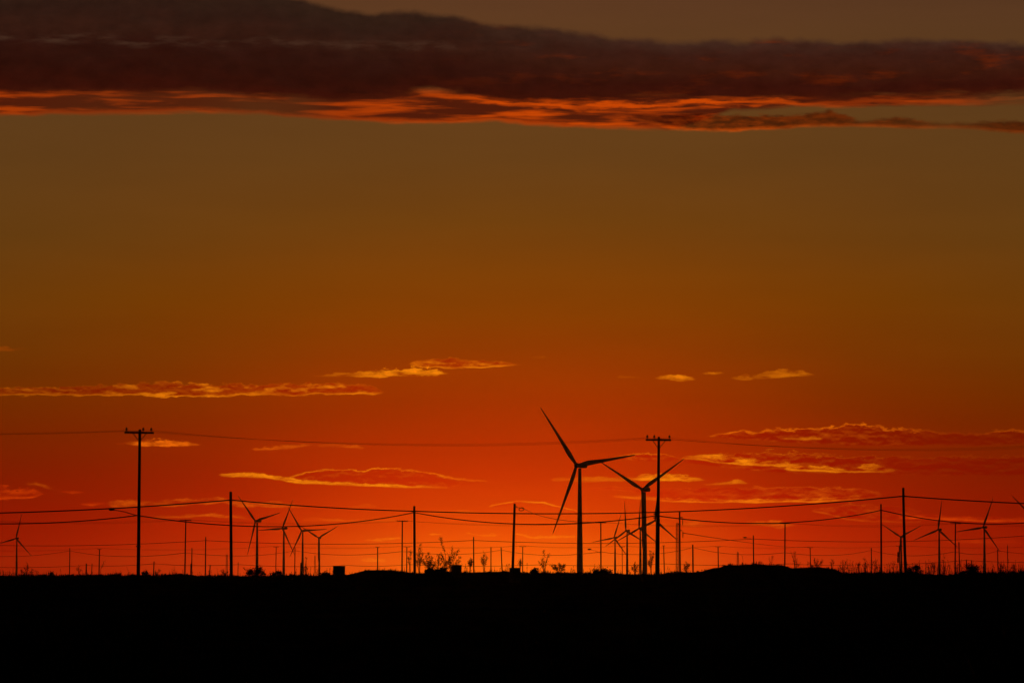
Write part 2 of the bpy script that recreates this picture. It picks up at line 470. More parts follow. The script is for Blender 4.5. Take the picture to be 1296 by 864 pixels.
G1 = 'tall crossarm poles of the nearest power line'
pole('p1', (177, 543.2), 175.8, 275, 4.7, 'tall pole with a crossarm and a long street lamp arm reaching left', group=G1, arm=(18.3, 17.3), arm_drop=4.2, ins=(-16, 4.4, 14.3), brace=True,
     lamp=((141.5, 644.6), (173.5, 652)), racks=((691, 3.2, 3.2),), taper=0.70, arm_th=0.14)
pole('p2', (833.9, 552.4), 831.6, 285, 5.2, 'tall crossarm pole beside the second largest turbine', group=G1, arm=(16.8, 15.2), arm_drop=4.2, ins=(-15, -6, 13.5), brace=True,
     racks=((650, 6, 1), (655, 6, 1)), taper=0.58, arm_th=0.14)
GR2 = 'cable poles of the near row'
pole('a292', (292, 622), 293.6, 300, 4.2, 'thick leaning pole left of the group of four turbines', group=GR2, taper=0.8, racks=((632.5, 1.8, 2),))
pole('a525', (524.3, 640), 525.2, 330, 3.5, 'pole where two thick cables meet below its tip, leafy shrubs at its foot', group=GR2, taper=0.8, racks=((647, 4, 1.8),))
pole('a650', (651.4, 637), 648.3, 335, 3.7, 'leaning pole with its foot in a low dark box', group=GR2, taper=0.75, racks=((641, 0.5, 3.2),))
pole('a860', (860.2, 647.5), 860.5, 345, 2.5, 'slim pole with insulator brackets up both sides left of the mound', group=GR2, taper=0.75, bend=-0.2,
     racks=((654.5, 1.2, 4.0), (663, 2.8, 1), (671, 1, 2.5)), cans=((3.8, 654.5, 664, 1.0), (4.0, 671, 680, 1.0)))
pole('a1143', (1143.2, 617), 1146, 300, 3.9, 'thickest leaning pole in front of a turbine', group=GR2, taper=0.75, bend=-0.5, racks=((627.5, 1.9, 2.2),))
pole('a1115', (1115, 637.5), 1114.6, 330, 2.6, 'plain straight pole left of the thickest leaning pole', group=GR2, taper=0.75, racks=((645.5, 2.4, 1.2),))
GR3 = 'crossarm poles of the middle power line'
def HV(key, px, py, base, w, label, arm=(6.8, 6.8), **k):
    D = (11.0 - 0.5) * F / (HZ - py)
    pole(key, (px, py), base, D, w, label, group=GR3, arm=arm, arm_drop=1.2, ins=(-arm[0] + .5, -arm[0] * .45, arm[1] * .45, arm[1] - .5), ins_s=0.75, arm_th=0.13, taper=0.75, **k)
HV('h235', 235.2, 657, 234.6, 1.9, 'slim crossarm pole halfway between two tall thick poles')
HV('h509', 509.2, 658.2, 509, 1.9, 'crossarm pole left of the double-cable pole, on the small mound')
HV('h760', 760.4, 660, 760.4, 1.9, 'crossarm pole with a small street lamp arm low on its left', lamp=((746, 694.8), (760, 699)))
HV('h993', 993.6, 661, 992.5, 1.9, 'crossarm pole rising behind the large mound')
HV('h1209', 1209.3, 661, 1207.6, 1.9, 'crossarm pole between two turbines')
GR4 = 'small T-shaped poles of the far power line'
def TP(key, px, py, base, w, label, a=3.5, ins=None, **k):
    D = (11.0 - 0.5) * F / (HZ - py)
    pole(key, (px, py), base, D, w, label, group=GR4, arm=(a, a), arm_drop=0.3, ins=(-a + .3, a - .3), ins_s=0.7, arm_th=0.15, taper=0.8, **k)
TP('t126', 126, 694.2, 126.2, 1.6, 'T-shaped pole with a leaning stalk beside it', a=2.6)
TP('t349', 349.6, 691.4, 349.4, 1.1, 'thin T-shaped pole between two turbines')
TP('t478', 478, 691.6, 478.2, 1.5, 'lone T-shaped pole on the small mound', a=2.5)
TP('t515', 515, 691.4, 514.8, 1.4, 'T-shaped pole close left of the double-cable pole', a=4.2)
TP('t661', 661.6, 691, 661.4, 1.3, 'T-shaped pole right of the pole standing in a box', a=4.2)
TP('t787', 787.4, 691.2, 787.4, 0.9, 'T-shaped pole between two distant turbine towers', a=3.6)
TP('t840', 840, 690, 840.6, 1.4, 'short thick T-shaped pole right of the tall crossarm pole', a=1.6)
TP('t909', 908.8, 691.3, 908.8, 1.5, 'T-shaped pole behind the left slope of the large mound', a=3.6)
TP('t1025', 1025.3, 692.3, 1025.6, 1.3, 'T-shaped pole with shrubs round its foot on the mound', a=3.6)
TP('t1138', 1138.2, 690.5, 1138.2, 1.6, 'T-shaped pole with transformer cans hidden in front of a turbine tower', a=4.0, cans=((-1.6, 697, 705, 2.0), (-1.8, 704, 712, 2.2)))
GR5 = 'plain poles of the far rows'
def PP(key, px, py, base, w, label, H=9.0, **k):
    D = (H - 0.5) * F / (HZ - py)
    pole(key, (px, py), base, D, w, label, group=GR5, taper=0.8, **k)
PP('l260', 260.4, 679, 260.6, 1.6, 'plain pole left of the thick leaning pole', H=9)
PP('l600', 599.4, 679, 599.8, 1.7, 'plain pole with a shrub against its left side')
PP('l953', 953.4, 677, 953.6, 1.7, 'street lamp pole on the mound, lamp on its left', lamp=((943, 680), (953, 681.8)))
PP('m89', 88.4, 693, 89, 1.3, 'thin plain pole between a turbine and a T-shaped pole', H=8)
PP('m243', 243, 693, 243.2, 1.5, 'short plain pole right of a slim crossarm pole', H=8)
PP('m242', 241.6, 713, 241.6, 1.2, 'stub of a pole touching the left side of a short plain pole', H=4.5)
PP('m373', 373.4, 692.6, 373.4, 1.3, 'thin plain pole between two overlapping turbine rotors', H=8)
PP('m381', 380.9, 711.5, 380.9, 2.0, 'short thick pole hugging the left side of a turbine tower', H=4.5)
PP('m621', 621.4, 692, 621.4, 1.4, 'thin upright pole right of a spire-shaped shrub', H=8)
PP('m634', 634.2, 692, 636, 1.5, 'thin leaning pole left of the pole standing in a box', H=8)
PP('m877', 876.8, 688.8, 876.8, 2.1, 'thick short plain pole left of the large mound', H=8, racks=((711.5, 1.3, 0.4),))
PP('m1102', 1102.7, 692.8, 1102.5, 1.4, 'thin plain pole rising from the weeds past the mound', H=8)
PP('m1213', 1213.6, 685.6, 1213.8, 1.5, 'plain pole with a knob on top, right of a crossarm pole', H=8.5, racks=((686.6, 1.1, 1.1),))
PP('m1262', 1262.6, 695, 1262.2, 1.5, 'thin plain pole under a turbine blade tip', H=8)
GR6 = 'short far poles'
def SP(key, px, py, base, w, label, H=8.0, **k):
    D = (H - 0.5) * F / (HZ - py)
    pole(key, (px, py), base, D, w, label, group=GR6, taper=0.85, **k)
SP('s109', 109.4, 712.6, 109.6, 1.8, 'left one of two short thick far poles between a thin pole and a T-shaped pole')
SP('s116', 116.6, 712.6, 116.6, 1.1, 'right one of two short far poles between a thin pole and a T-shaped pole')
SP('s35', 35, 713.6, 35, 0.9, 'very thin short pole among twigs beside a turbine')
SP('s195', 195, 710, 195, 1.5, 'short far pole right of the tall lamp pole')
SP('s266', 266, 714.5, 266, 1.3, 'tiny far pole with a crossarm right of a plain pole', arm=(2.2, 1.6), arm_drop=0.3, ins=())
SP('s301', 301.5, 711, 301.5, 0.9, 'thin short far pole right of the thick leaning pole')
SP('s518', 518.4, 712.5, 518.4, 1.0, 'tiny far pole squeezed between a T-shaped pole and the double-cable pole')
SP('s560', 560.4, 716.5, 560.4, 1.1, 'tiny far pole poking up behind the dome-shaped bushes')
SP('s1223', 1223, 707.8, 1223.2, 1.5, 'left one of two tiny far poles above a broad bush', racks=((708.6, 1.2, 1.2),))
SP('s1229', 1229.4, 708.4, 1229.4, 1.4, 'right one of two tiny far poles above a broad bush')
SP('s1087', 1087, 712.5, 1087, 0.9, 'tiny far pole right of the mound')

# ------------------------------------------------------------------ lattice masts
def mast(px, py, base_py, wtop, wbase, H, label, legs=4, r=0.09, step=3.0):
    D = (H - 0.5) * F / (HZ - py)
    m = D / F; x = (px - 648) * m; z = ground_z(x, D)
    o = MB(); h = at(px, py, D).z - z
    def c(t, k):
        w = (wbase + (wtop - wbase) * t) * m / 2
        a = pi / 4 + k * pi / 2 + 0.3
        return Vector((cos(a) * w * 1.3, sin(a) * w * 1.3, h * t))
    n = max(4, int(h / step))
    for k in range(4):
        o.tube([c(0, k), c(1, k)], r, 4)
        for i in range(n):
            t0, t1 = i / n, (i + 1) / n
            o.tube([c(t0, k), c(t1, (k + 1) % 4)], r * 0.6, 3, False)
            o.tube([c(t1, k), c(t1, (k + 1) % 4)], r * 0.6, 3, False)
    o.tube([(0, 0, h * 0.98), (0, 0, h * 1.06)], r * 0.8, 4)
    ob = o.build('lattice_mast', M_STEEL, loc=(x, D, z))
    return tag(ob, label, 'mast', 'far lattice masts')
mast(287.6, 701.5, 728, 1.7, 2.1, 30, 'faint lattice mast close to the left side of a thick leaning pole', r=0.16)
mast(399, 703, 728, 1.0, 2.2, 30, 'faint lattice mast just left of the right turbine of the four', r=0.14)
mast(856.8, 661.5, 728, 2.2, 2.8, 42, 'tall see-through lattice mast left of a slim bracketed pole', r=0.13)
mast(933.4, 698.5, 716, 1.5, 3.4, 32, 'small lattice tower behind the crest of the mound', r=0.17)
mast(1274.4, 690, 722, 0.6, 0.7, 36, 'needle-thin mast beyond the turbine at the edge', r=0.12)

# ------------------------------------------------------------------ wind turbines
def blade_mesh():
    mb = MB(); L = 51.0; n = 18; prof = []
    st = [(1.2, 2.2, 2.2, 0), (3.0, 2.2, 2.1, 0), (5.5, 2.9, 1.7, 0.10), (9, 3.5, 1.25, 0.14), (11.5, 3.55, 1.05, 0.14), (16, 3.1, 0.85, 0.10), (22, 2.5, 0.65, 0.06), (30, 1.9, 0.45, 0.03),
          (38, 1.55, 0.32, 0.01), (45, 1.05, 0.22, 0), (49, 0.7, 0.14, -0.01), (50.6, 0.35, 0.08, -0.01), (51, 0.1, 0.04, -0.01)]
    vs = []; fs = []
    for r, ch, th, tw in st:
        for k in range(n):
            q = 2 * pi * k / n
            cx = cos(q) * ch / 2 - (ch - 2.2) * 0.18 if ch > 2.2 else cos(q) * ch / 2
            cy = sin(q) * th / 2 * (1.0 if ch <= 2.25 else (0.55 + 0.45 * max(0, cos(q + pi) * 0.5 + 0.5) * 1.2))
            x = cx * cos(tw) - cy * sin(tw); y = cx * sin(tw) + cy * cos(tw)
            vs.append((x, y - 0.0006 * r * r * 0.6, r))
    for i in range(len(st) - 1):
        for k in range(n):
            fs.append((i * n + k, i * n + (k + 1) % n, (i + 1) * n + (k + 1) % n, (i + 1) * n + k))
    fs.append(tuple(range(n - 1, -1, -1))); fs.append(tuple(range((len(st) - 1) * n, len(st) * n)))
    mb.add(vs, fs)
    return mb.mesh('blade', M_TURB, True)
def turbine_proto():
    # built standing at the origin, rotor towards -Y, hub 80 m up
    root = thing('wind_turbine', 'wind turbine', 'wind turbine', (0, 0, 0))
    t = MB(); H = 78.0
    t.lathe([(-1.0, 2.35), (0.0, 2.35), (0.25, 2.3), (26, 1.98), (26.05, 2.02), (26.3, 1.98), (52, 1.55), (52.05, 1.59), (52.3, 1.55), (H, 1.12)], 24); tw = t.build('tower', M_TURB, root, smooth_=True)
    d = MB(); d.box((0, -2.36, 2.4), (0.95, 0.10, 2.1)); d.build('door', M_SHEET, tw)
    nz = MB()
    secs = [(-1.9, 2.3, 2.6), (-1.4, 2.9, 3.2), (2.0, 3.3, 3.7), (5.5, 3.2, 3.6), (7.2, 2.8, 3.1), (7.6, 2.0, 2.4)]
    vs = []; fs = []; n = 16
    for y, w, h in secs:
        for k in range(n):
            q = 2 * pi * k / n
            c, s = cos(q), sin(q)
            c = math.copysign(abs(c) ** 0.55, c); s = math.copysign(abs(s) ** 0.55, s)
            vs.append((c * w / 2, y, 80 + s * h / 2))
    for i in range(len(secs) - 1):
        for k in range(n):
            fs.append((i * n + k, (i + 1) * n + k, (i + 1) * n + (k + 1) % n, i * n + (k + 1) % n))
    fs.append(tuple(range(n))); fs.append(tuple(range(len(secs) * n - 1, (len(secs) - 1) * n - 1, -1)))
    nz.add(vs, fs); na = nz.build('nacelle', M_TURB, root, smooth_=False)
    cv = MB(); cv.box((0, 5.4, 82.05), (2.2, 2.0, 0.7)); cv.tube([(0.5, 6.4, 81.6), (0.5, 6.4, 83.6)], 0.06, 5); cv.build('cooler', M_STEEL, na)
    hb = MB(); n = 16; secs = [(-1.9, 1.5), (-3.0, 1.75), (-4.2, 1.7), (-5.2, 1.3), (-5.9, 0.6), (-6.1, 0.1)]
    vs = []; fs = []
    for y, r in secs:
        for k in range(n):
            q = 2 * pi * k / n; vs.append((cos(q) * r, y, sin(q) * r))
    for i in range(len(secs) - 1):
        for k in range(n): fs.append((i * n + k, i * n + (k + 1) % n, (i + 1) * n + (k + 1) % n, (i + 1) * n + k))
    fs.append(tuple(range(n - 1, -1, -1)))
    fs.append(tuple(range((len(secs) - 1) * n, len(secs) * n)))
    hb.add(vs, fs); h = hb.build('hub', M_TURB, root, (0, 0, 80), smooth_=True)
    bm_ = blade_mesh()
    for k in range(3):
        b = bpy.data.objects.new('blade', bm_); COL.objects.link(b); b.parent = root
        b.location = (0, -3.7, 80); b.rotation_euler = (0, 2 * pi * k / 3, 0)
    return root
def copy_tree(o, parent=None):
    c = o.copy(); COL.objects.link(c)
    if parent is not None: c.parent = parent
    for ch in [q for q in o.children]: copy_tree(ch, c)
    return c
TURBINES = [ # hub px, hub py, yaw deg, first blade angle, blade scale, label
 ((729.8, 588.6), 37.5, 83.0, 1.035, 'largest and nearest wind turbine, one blade pointing right'),
 ((813.0, 619.2), 36, 59.5, 1.045, 'second largest wind turbine, two blades up in a V beside the tall crossarm pole'),
 ((20.2, 681.0), 20, 15, 1.02, 'wind turbine farthest to the left with a blade cut by the picture edge'),
 ((323.2, 659.0), 40, 77, 0.995, 'wind turbine nearest to the thick leaning pole, bush at its foot'),
 ((357.3, 668.3), 39, 27, 1.04, 'second of the four grouped wind turbines, one blade level to the left'),
 ((381.8, 671.4), 26, 87, 0.99, 'third of the four grouped wind turbines, one blade level to the right'),
 ((403.3, 680.2), 20, 61, 0.96, 'fourth and lowest of the four grouped wind turbines, blades in a Y'),
 ((777.2, 680.0), 33, 20, 1.03, 'small wind turbine nearest to the pole with the low street lamp arm'),
 ((792.2, 671.3), 35, 117.5, 0.98, 'wind turbine with one blade straight up like a needle beside the lamp-pole turbine'),
 ((808.8, 668.2), 35, 4, 0.95, 'wind turbine whose thin tower stands just left of the second largest turbine'),
 ((829.2, 658.3), 34, 7, 0.97, 'wind turbine hidden behind the tall crossarm pole with blades sticking out both sides'),
 ((1139.8, 679.0), 25, 63, 0.96, 'wind turbine behind the thickest leaning pole, blades in a wide Y'),
 ((1187.3, 670.0), 33, 9, 0.96, 'wind turbine between the thickest leaning pole and a crossarm pole'),
 ((1244.3, 667.0), 36, 22, 1.0, 'rightmost wind turbine standing whole in the picture'),
 ((1311.0, 658.0), 36, 73, 1.0, 'wind turbine past the right picture edge, only a blade tip showing'),
]
proto = turbine_proto()
for i, (hp, yaw, th, sc, label) in enumerate(TURBINES):
    D = 79.5 * F / (HZ - hp[1])
    o = proto if i == 0 else copy_tree(proto)
    ps = radians(yaw)
    hubp = at(hp[0], hp[1], D)
    ax = Vector((-sin(ps), -cos(ps), 0))
    base = hubp - ax * 3.7
    zg = hubp.z - 80.0
    o.location = (base.x, base.y, zg)
    o.rotation_euler = (0, 0, -ps)
    tag(o, label, 'wind turbine', 'wind turbines on the plain')
    bl = [c for c in o.children if c.name.startswith('blade')]
    for k, b in enumerate(bl):
        b.rotation_euler = (0, radians(th + 120 * k), 0)
        b.scale = (1, 1, sc)

# ------------------------------------------------------------------ overhead cables
def cable(spans, rad, label, group=None, name='overhead_cable', cat='cable', off=0.0, dz=0.0, seg=18):
    """spans: supports [(px, py, D)], with the sag (in 1/1296ths) after each"""
    pts = []
    for (a, s, b) in spans:
        A = at(a[0], a[1], a[2]); B = at(b[0], b[1], b[2])
        A = A + Vector((0, off, dz)); B = B + Vector((0, off, dz))
        sg = s * (a[2] + b[2]) / 2 / F
        for i in range(seg if b is spans[-1][2] else seg - 1 + 0):
            t = i / (seg - 1)
            p = A.lerp(B, t); p.z -= 4 * sg * t * (1 - t)
            pts.append(p)
    q = [pts[0]]
    for p in pts[1:]:
        if (p - q[-1]).length > 0.01: q.append(p)
    o0 = q[0].copy()
    mb = MB(); mb.tube([p - o0 for p in q], rad, 5)
    o = mb.build(name, M_CABLE, loc=o0, smooth_=False)
    return tag(o, label, cat, group)
def chain(sup, sags):
    return [(sup[i], sags[i], sup[i + 1]) for i in range(len(sup) - 1)]
P = POLES
for i, (o1, o2, ds, dd) in enumerate(((-16, -15, -0.6, -0.8), (4.4, -6, 0.7, 0.2), (14.3, 13.5, 1.8, 0.8))):
    cable(chain([(-470 + o1, 535, 290), (176.8 + o1, 544.3, P['p1'] - 0.2 + dd * .3), (833.8 + o2, 553.6, P['p2'] - 0.2 + dd * .3), (1440 + o2, 556, 290)], [9 + ds * .6, 13 + ds, 13.5 + ds]),
          0.0065, 'thin wire of the highest power line, strung over the two tall crossarm poles', 'three thin wires of the highest power line', cat='wire')
cable(chain([(-60, 650, 290), (292, 632.5, P['a292']), (525, 646.6, P['a525']), (860, 647, P['a860']), (1143, 627.6, P['a1143']), (1420, 640, 300)], [3.3, 2.0, 3.0, 2.2, 2.4]), 0.050,
      'thick upper cable running from pole to pole across the whole picture', 'thick cables of the near poles', off=-0.25)
cable(chain([(-150, 652, 290), (174, 652, P['p1']), (524, 648.2, P['a525']), (831, 652.3, P['p2']), (1115, 645.3, P['a1115']), (1400, 646, 330)], [10.5, 16, 13, 13, 17]), 0.042,
      'thick lower cable with deep sags, touching the lamp pole below its arm', 'thick cables of the near poles', off=-0.2)
# service wire with a coiled loop
def loop_wire():
    D0, D1 = P['a650'], P['h760']
    path = [(652.5, 641), (655, 642), (659, 642.4), (663, 643.6), (668, 646), (676, 650), (690, 654), (705, 657), (720, 659), (735, 660), (750, 660.4), (759, 660.8)]
    pts = []
    for k, (x, y) in enumerate(path):
        t = max(0, (x - 652) / 107.0); pts.append(at(x, y, D0 + (D1 - D0) * t))
    mb = MB(); o0 = pts[0].copy()
    mb.tube([p - o0 for p in pts], [0.025] * 6 + [0.032, 0.038, 0.042, 0.045, 0.045, 0.045], 5)
    lp = [at(660 + 3.1 * cos(a) - 0.0, 644.1 + 1.9 * sin(a) - 0.3 * cos(a), D0 + 20) - o0 for a in [2 * pi * i / 20 for i in range(21)]]
    mb.tube(lp, 0.035, 5, False)
    o = mb.build('service_cable', M_CABLE, loc=o0)
    tag(o, 'sagging wire with a coiled loop right of the pole standing in a box', 'cable')
loop_wire()
for k, (dy, dd, ds) in enumerate(((0, -0.5, 0), (0.4, 0.4, 0.9), (0.2, 1.3, 1.8))):
    o_ = (-6, 3, 6)[k]
    cable(chain([(-60 + o_, 656.6, 640), (235 + o_, 657 + dy, P['h235']), (509 + o_, 658.3 + dy, P['h509']), (760 + o_, 660.2 + dy, P['h760']), (993.5 + o_, 661.2 + dy, P['h993']), (1209 + o_, 661.2 + dy, P['h1209']), (1420, 660, 760)],
          [3.6 + ds, 3.8 + ds, 3.6 + ds, 3.6 + ds, 3.4 + ds, 3.4 + ds]), 0.011,
          'thin wire of the middle power line strung over the slim crossarm poles', 'thin wires of the middle power line', cat='wire', off=dd)
for k in range(2):
    cable(chain([(-90, 694, 1350), (126, 693.4, P['t126']), (349.5, 690.8, P['t349']), (515, 690.6, P['t515']), (661.5, 690.2, P['t661']), (787.4, 690.4, P['t787']), (908.8, 690.6, P['t909']), (1025.3, 691.4, P['t1025']), (1138, 690, P['t1138']), (1340, 690, 1340)],
          [2.6 + k, 2.8 + k, 2.2 + k, 2.0 + k, 1.8 + k, 1.8 + k, 1.8 + k, 1.8 + k, 2.6 + k]), 0.020,
          'faint wire strung over the small T-shaped poles', 'faint wires of the T-shaped poles', cat='wire', off=-0.6 + 1.2 * k, seg=10)
cable(chain([(-120, 685, 830), (260.4, 683.6, P['l260']), (599.4, 683.4, P['l600']), (953.4, 681.6, P['l953']), (1330, 675, 800)], [6, 4.6, 4.6, 6.5]), 0.052,
      'far cable strung over the plain poles and the lamp pole on the mound', 'far cables across the plain')
cable(chain([(-60, 698, 1000), (88.5, 696.6, P['m89']), (235, 699.2, P['h235']), (373.4, 696.4, P['m373']), (509, 697.4, P['h509']), (634.4, 695.6, P['m634']), (760.4, 698, P['h760']), (876.8, 692.4, P['m877']), (993, 699, P['h993']),
             (1102.7, 696, P['m1102']), (1208.5, 697.8, P['h1209']), (1262.6, 696.4, P['m1262']), (1400, 698, 1000)], [6.5, 6, 5.3, 5, 4.6, 5.5, 6, 5.5, 5, 6, 4.2, 5]), 0.045,
      'far cable in short deep sags, linking thin plain poles and crossarm poles', 'far cables across the plain', seg=12)
cable(chain([(-40, 716.5, 2000), (109.5, 715, P['s109']), (195, 713, P['s195']), (301.5, 714, P['s301']), (440, 715, 2000), (518.4, 714, P['s518']), (690, 714, 2000), (840, 713, 2000), (1000, 713, 2000), (1087, 714, P['s1087']), (1223, 708.6, P['s1223']), (1345, 709.5, 2000)],
            [2, 1.6, 1.8, 2, 1.5, 2, 2, 2, 1.5, 2, 2]), 0.11, 'lowest far cable just above the scrub', 'far cables across the plain', seg=10)
cable(chain([(864, 674, P['a860']), (1025, 692, P['t1025'])], [3.0]), 0.03, 'faint wire sloping down from the slim bracketed pole behind the mound', cat='wire')

# ------------------------------------------------------------------ the air
def haze():
    mb = MB(); mb.box((0, 0, 69.0), (56000, 56000, 144.0))
    m = bpy.data.materials.new('evening_haze'); m.use_nodes = True
    nt = m.node_tree; nt.nodes.clear()
    out = nt.nodes.new('ShaderNodeOutputMaterial'); v = nt.nodes.new('ShaderNodeVolumePrincipled')
    v.inputs['Color'].default_value = (0.85, 0.85, 0.85, 1); v.inputs['Density'].default_value = HAZE; v.inputs['Anisotropy'].default_value = 0.9
    nt.links.new(v.outputs[0], out.inputs['Volume'])
    o = mb.build('haze', m); o['kind'] = 'stuff'
HAZE = 0.000004
haze()

# ------------------------------------------------------------------ sky
SUN_AZ, SUN_EL = azel(622, 728)[0], 0.6
world = bpy.data.worlds.new('World')
world.use_nodes = True
nt = world.node_tree; nt.nodes.clear()
N = nt.nodes.new; LK = nt.links.new
K = F * pi / 180.0                                # angle unit: 1/K degree, so numbers below read like survey rows
def setin(node, i, v):
    if isinstance(v, bpy.types.NodeSocket): LK(v, node.inputs[i])
    else: node.inputs[i].default_value = v
def m_(op, a, b=None, c=None, clamp=False):
    n = N('ShaderNodeMath'); n.operation = op; n.use_clamp = clamp
    setin(n, 0, a)
    if b is not None: setin(n, 1, b)
    if c is not None: setin(n, 2, c)
    return n.outputs[0]
def mr(v, a, b, c=0.0, d=1.0, interp='LINEAR'):
    n = N('ShaderNodeMapRange'); n.interpolation_type = interp; n.clamp = True
    setin(n, 0, v); setin(n, 1, a); setin(n, 2, b); setin(n, 3, c); setin(n, 4, d)
    return n.outputs[0]
def mixc(f, a, b, mode='MIX'):
    n = N('ShaderNodeMix'); n.data_type = 'RGBA'; n.blend_type = mode; n.clamp_factor = True
    setin(n, 0, f)
    for i, v in ((6, a), (7, b)): setin(n, i, v)
    return n.outputs[2]
def nz(sx, sy, detail=5.0, rough=0.55, seed=0.0, dist=0.0, dv=0.0):
    c = N('ShaderNodeCombineXYZ'); LK(m_('MULTIPLY', U, sx), c.inputs[0]); LK(m_('MULTIPLY_ADD', V, sy, dv * sy), c.inputs[1]); c.inputs[2].default_value = seed
    n = N('ShaderNodeTexNoise'); n.inputs['Scale'].default_value = 1.0; n.inputs['Detail'].default_value = detail; n.inputs['Roughness'].default_value = rough; n.inputs['Distortion'].default_value = dist
    LK(c.outputs[0], n.inputs['Vector'])
    return n.outputs[0]
def ramp(fac, stops, interp='LINEAR'):
    n = N('ShaderNodeValToRGB'); cr = n.color_ramp; cr.interpolation = interp
    stops = sorted(stops)
    while len(cr.elements) < len(stops): cr.elements.new(0.5)
    for e, (p, c) in zip(cr.elements, stops): e.position = p
    for e, (p, c) in zip(cr.elements, stops): e.color = c
    LK(fac, n.inputs[0])
    return n
tc = N('ShaderNodeTexCoord')
sp = N('ShaderNodeSeparateXYZ'); LK(tc.outputs['Generated'], sp.inputs[0])
az_ = m_('MULTIPLY', m_('ARCTAN2', sp.outputs[0], sp.outputs[1]), 180 / pi)
el_ = m_('MULTIPLY', m_('ARCSINE', sp.outputs[2]), 180 / pi)
U = m_('MULTIPLY', az_, K); V = m_('MULTIPLY', el_, K)
def uv(px, py):
    a, e = azel(px, py)
    return a * K, e * K

# base glow: one ramp up through the centre of the sunset, one through its flanks
VMAX = 1000.0
v01 = m_('DIVIDE', V, VMAX, clamp=True)
def vs_(y): return max(0.0, uv(648, y)[1] / VMAX)
centre = ramp(v01, [(vs_(730), rgb(247, 102, 0)), (vs_(700), rgb(239, 88, 0)), (vs_(670), rgb(225, 71, 0)), (vs_(640), rgb(212, 58, 0)), (vs_(600), rgb(196, 48, 0)), (vs_(560), rgb(181, 46, 0)),
    (vs_(520), rgb(166, 48, 0)), (vs_(480), rgb(155, 53, 0)), (vs_(440), rgb(144, 57, 1)), (vs_(400), rgb(134, 61, 2)), (vs_(350), rgb(125, 63, 6)), (vs_(280), rgb(112, 64, 14)), (vs_(200), rgb(102, 63, 23)), (vs_(100), rgb(97, 62, 29)), (vs_(0), rgb(92, 57, 33)), (1.0, rgb(80, 52, 36))]).outputs[0]
flank = ramp(v01, [(vs_(730), rgb(150, 19, 0)), (vs_(690), rgb(142, 16, 0)), (vs_(650), rgb(130, 17, 0)), (vs_(600), rgb(116, 24, 0)), (vs_(550), rgb(106, 33, 0)), (vs_(500), rgb(101, 43, 0)), (vs_(450), rgb(100, 51, 4)), (vs_(380), rgb(99, 57, 12)),
    (vs_(300), rgb(95, 60, 18)), (vs_(200), rgb(91, 59, 24)), (vs_(100), rgb(88, 58, 29)), (vs_(0), rgb(84, 53, 32)), (1.0, rgb(72, 47, 34))]).outputs[0]
mid = ramp(v01, [(vs_(730), rgb(202, 44, 0)), (vs_(690), rgb(194, 38, 0)), (vs_(650), rgb(177, 32, 0)), (vs_(600), rgb(156, 32, 0)), (vs_(550), rgb(140, 38, 0)), (vs_(500), rgb(129, 46, 0)), (vs_(450), rgb(121, 53, 2)), (vs_(380), rgb(115, 59, 4)),
    (vs_(300), rgb(105, 61, 15)), (vs_(200), rgb(98, 61, 23)), (vs_(100), rgb(93, 60, 28)), (vs_(0), rgb(88, 55, 32)), (1.0, rgb(76, 50, 35))]).outputs[0]
du = m_('SUBTRACT', U, uv(652, 700)[0])
wside = m_('DIVIDE', du, mr(V, 0, 380, 355.0, 580.0))
bell = m_('POWER', 2.718, m_('MULTIPLY', m_('MULTIPLY', wside, wside), -1.0))
sky = mixc(mr(bell, 0.5, 1.0), mixc(mr(bell, 0.0, 0.5), flank, mid), centre)
veil = mr(nz(.0035, .022, 4, .55, 121.0), .3, .7, .965, 1.035)
vc = N('ShaderNodeCombineColor'); LK(veil, vc.inputs[0]); LK(veil, vc.inputs[1]); LK(veil, vc.inputs[2])
sky = mixc(1.0, sky, vc.outputs[0], 'MULTIPLY')
# far from the glow the clear dusk sky of the Sky Texture takes over
st = N('ShaderNodeTexSky'); st.sky_type = 'NISHITA'; st.sun_disc = False
st.sun_elevation = radians(SUN_EL); st.sun_rotation = radians(SUN_AZ); st.altitude = 0; st.air_density = 1.5; st.dust_density = 4.0; st.ozone_density = 1.0
SKY_STRENGTH = 0.004
dusk = mixc(1.0, st.outputs[0], (SKY_STRENGTH, SKY_STRENGTH, SKY_STRENGTH, 1), 'MULTIPLY')

# ---- clouds
_nz = {}
def shared(sx, sy, detail, rough, seed, dv=0.0):
    k = (sx, sy, detail, rough, seed, dv)
    if k not in _nz: _nz[k] = nz(sx, sy, detail, rough, seed, 0.0, dv)
    return _nz[k]
def layer(sky, clouds, rim, body, seed=0, kt=0.5, kb=0.3, soft=1.5, wb=4.0, wt=2.5, gb=1.0, gt=0.6, patch=0.6, fx=0.06, fy=0.15, p0=0.44, p1=0.62, ke=0.9, minamp=2.5):
    """clouds: lists of (px, top row, bottom row, brightness, opacity) from left to right"""
    groups = []
    for c in sorted(clouds, key=lambda c: c[0][0]):
        for g in groups:
            if c[0][0] - g[-1][-1][0] > 22 and sum(len(q) + 2 for q in g) + len(c) + 2 <= 32 and c[-1][0] - g[0][0][0] < 1000:
                g.append(c); break
        else: groups.append([c])
    for g in groups:
        sky = layer1(sky, g, rim, body, kt, kb, soft, wb, wt, gb, gt, patch, fx, fy, p0, p1, ke, minamp)
    return sky
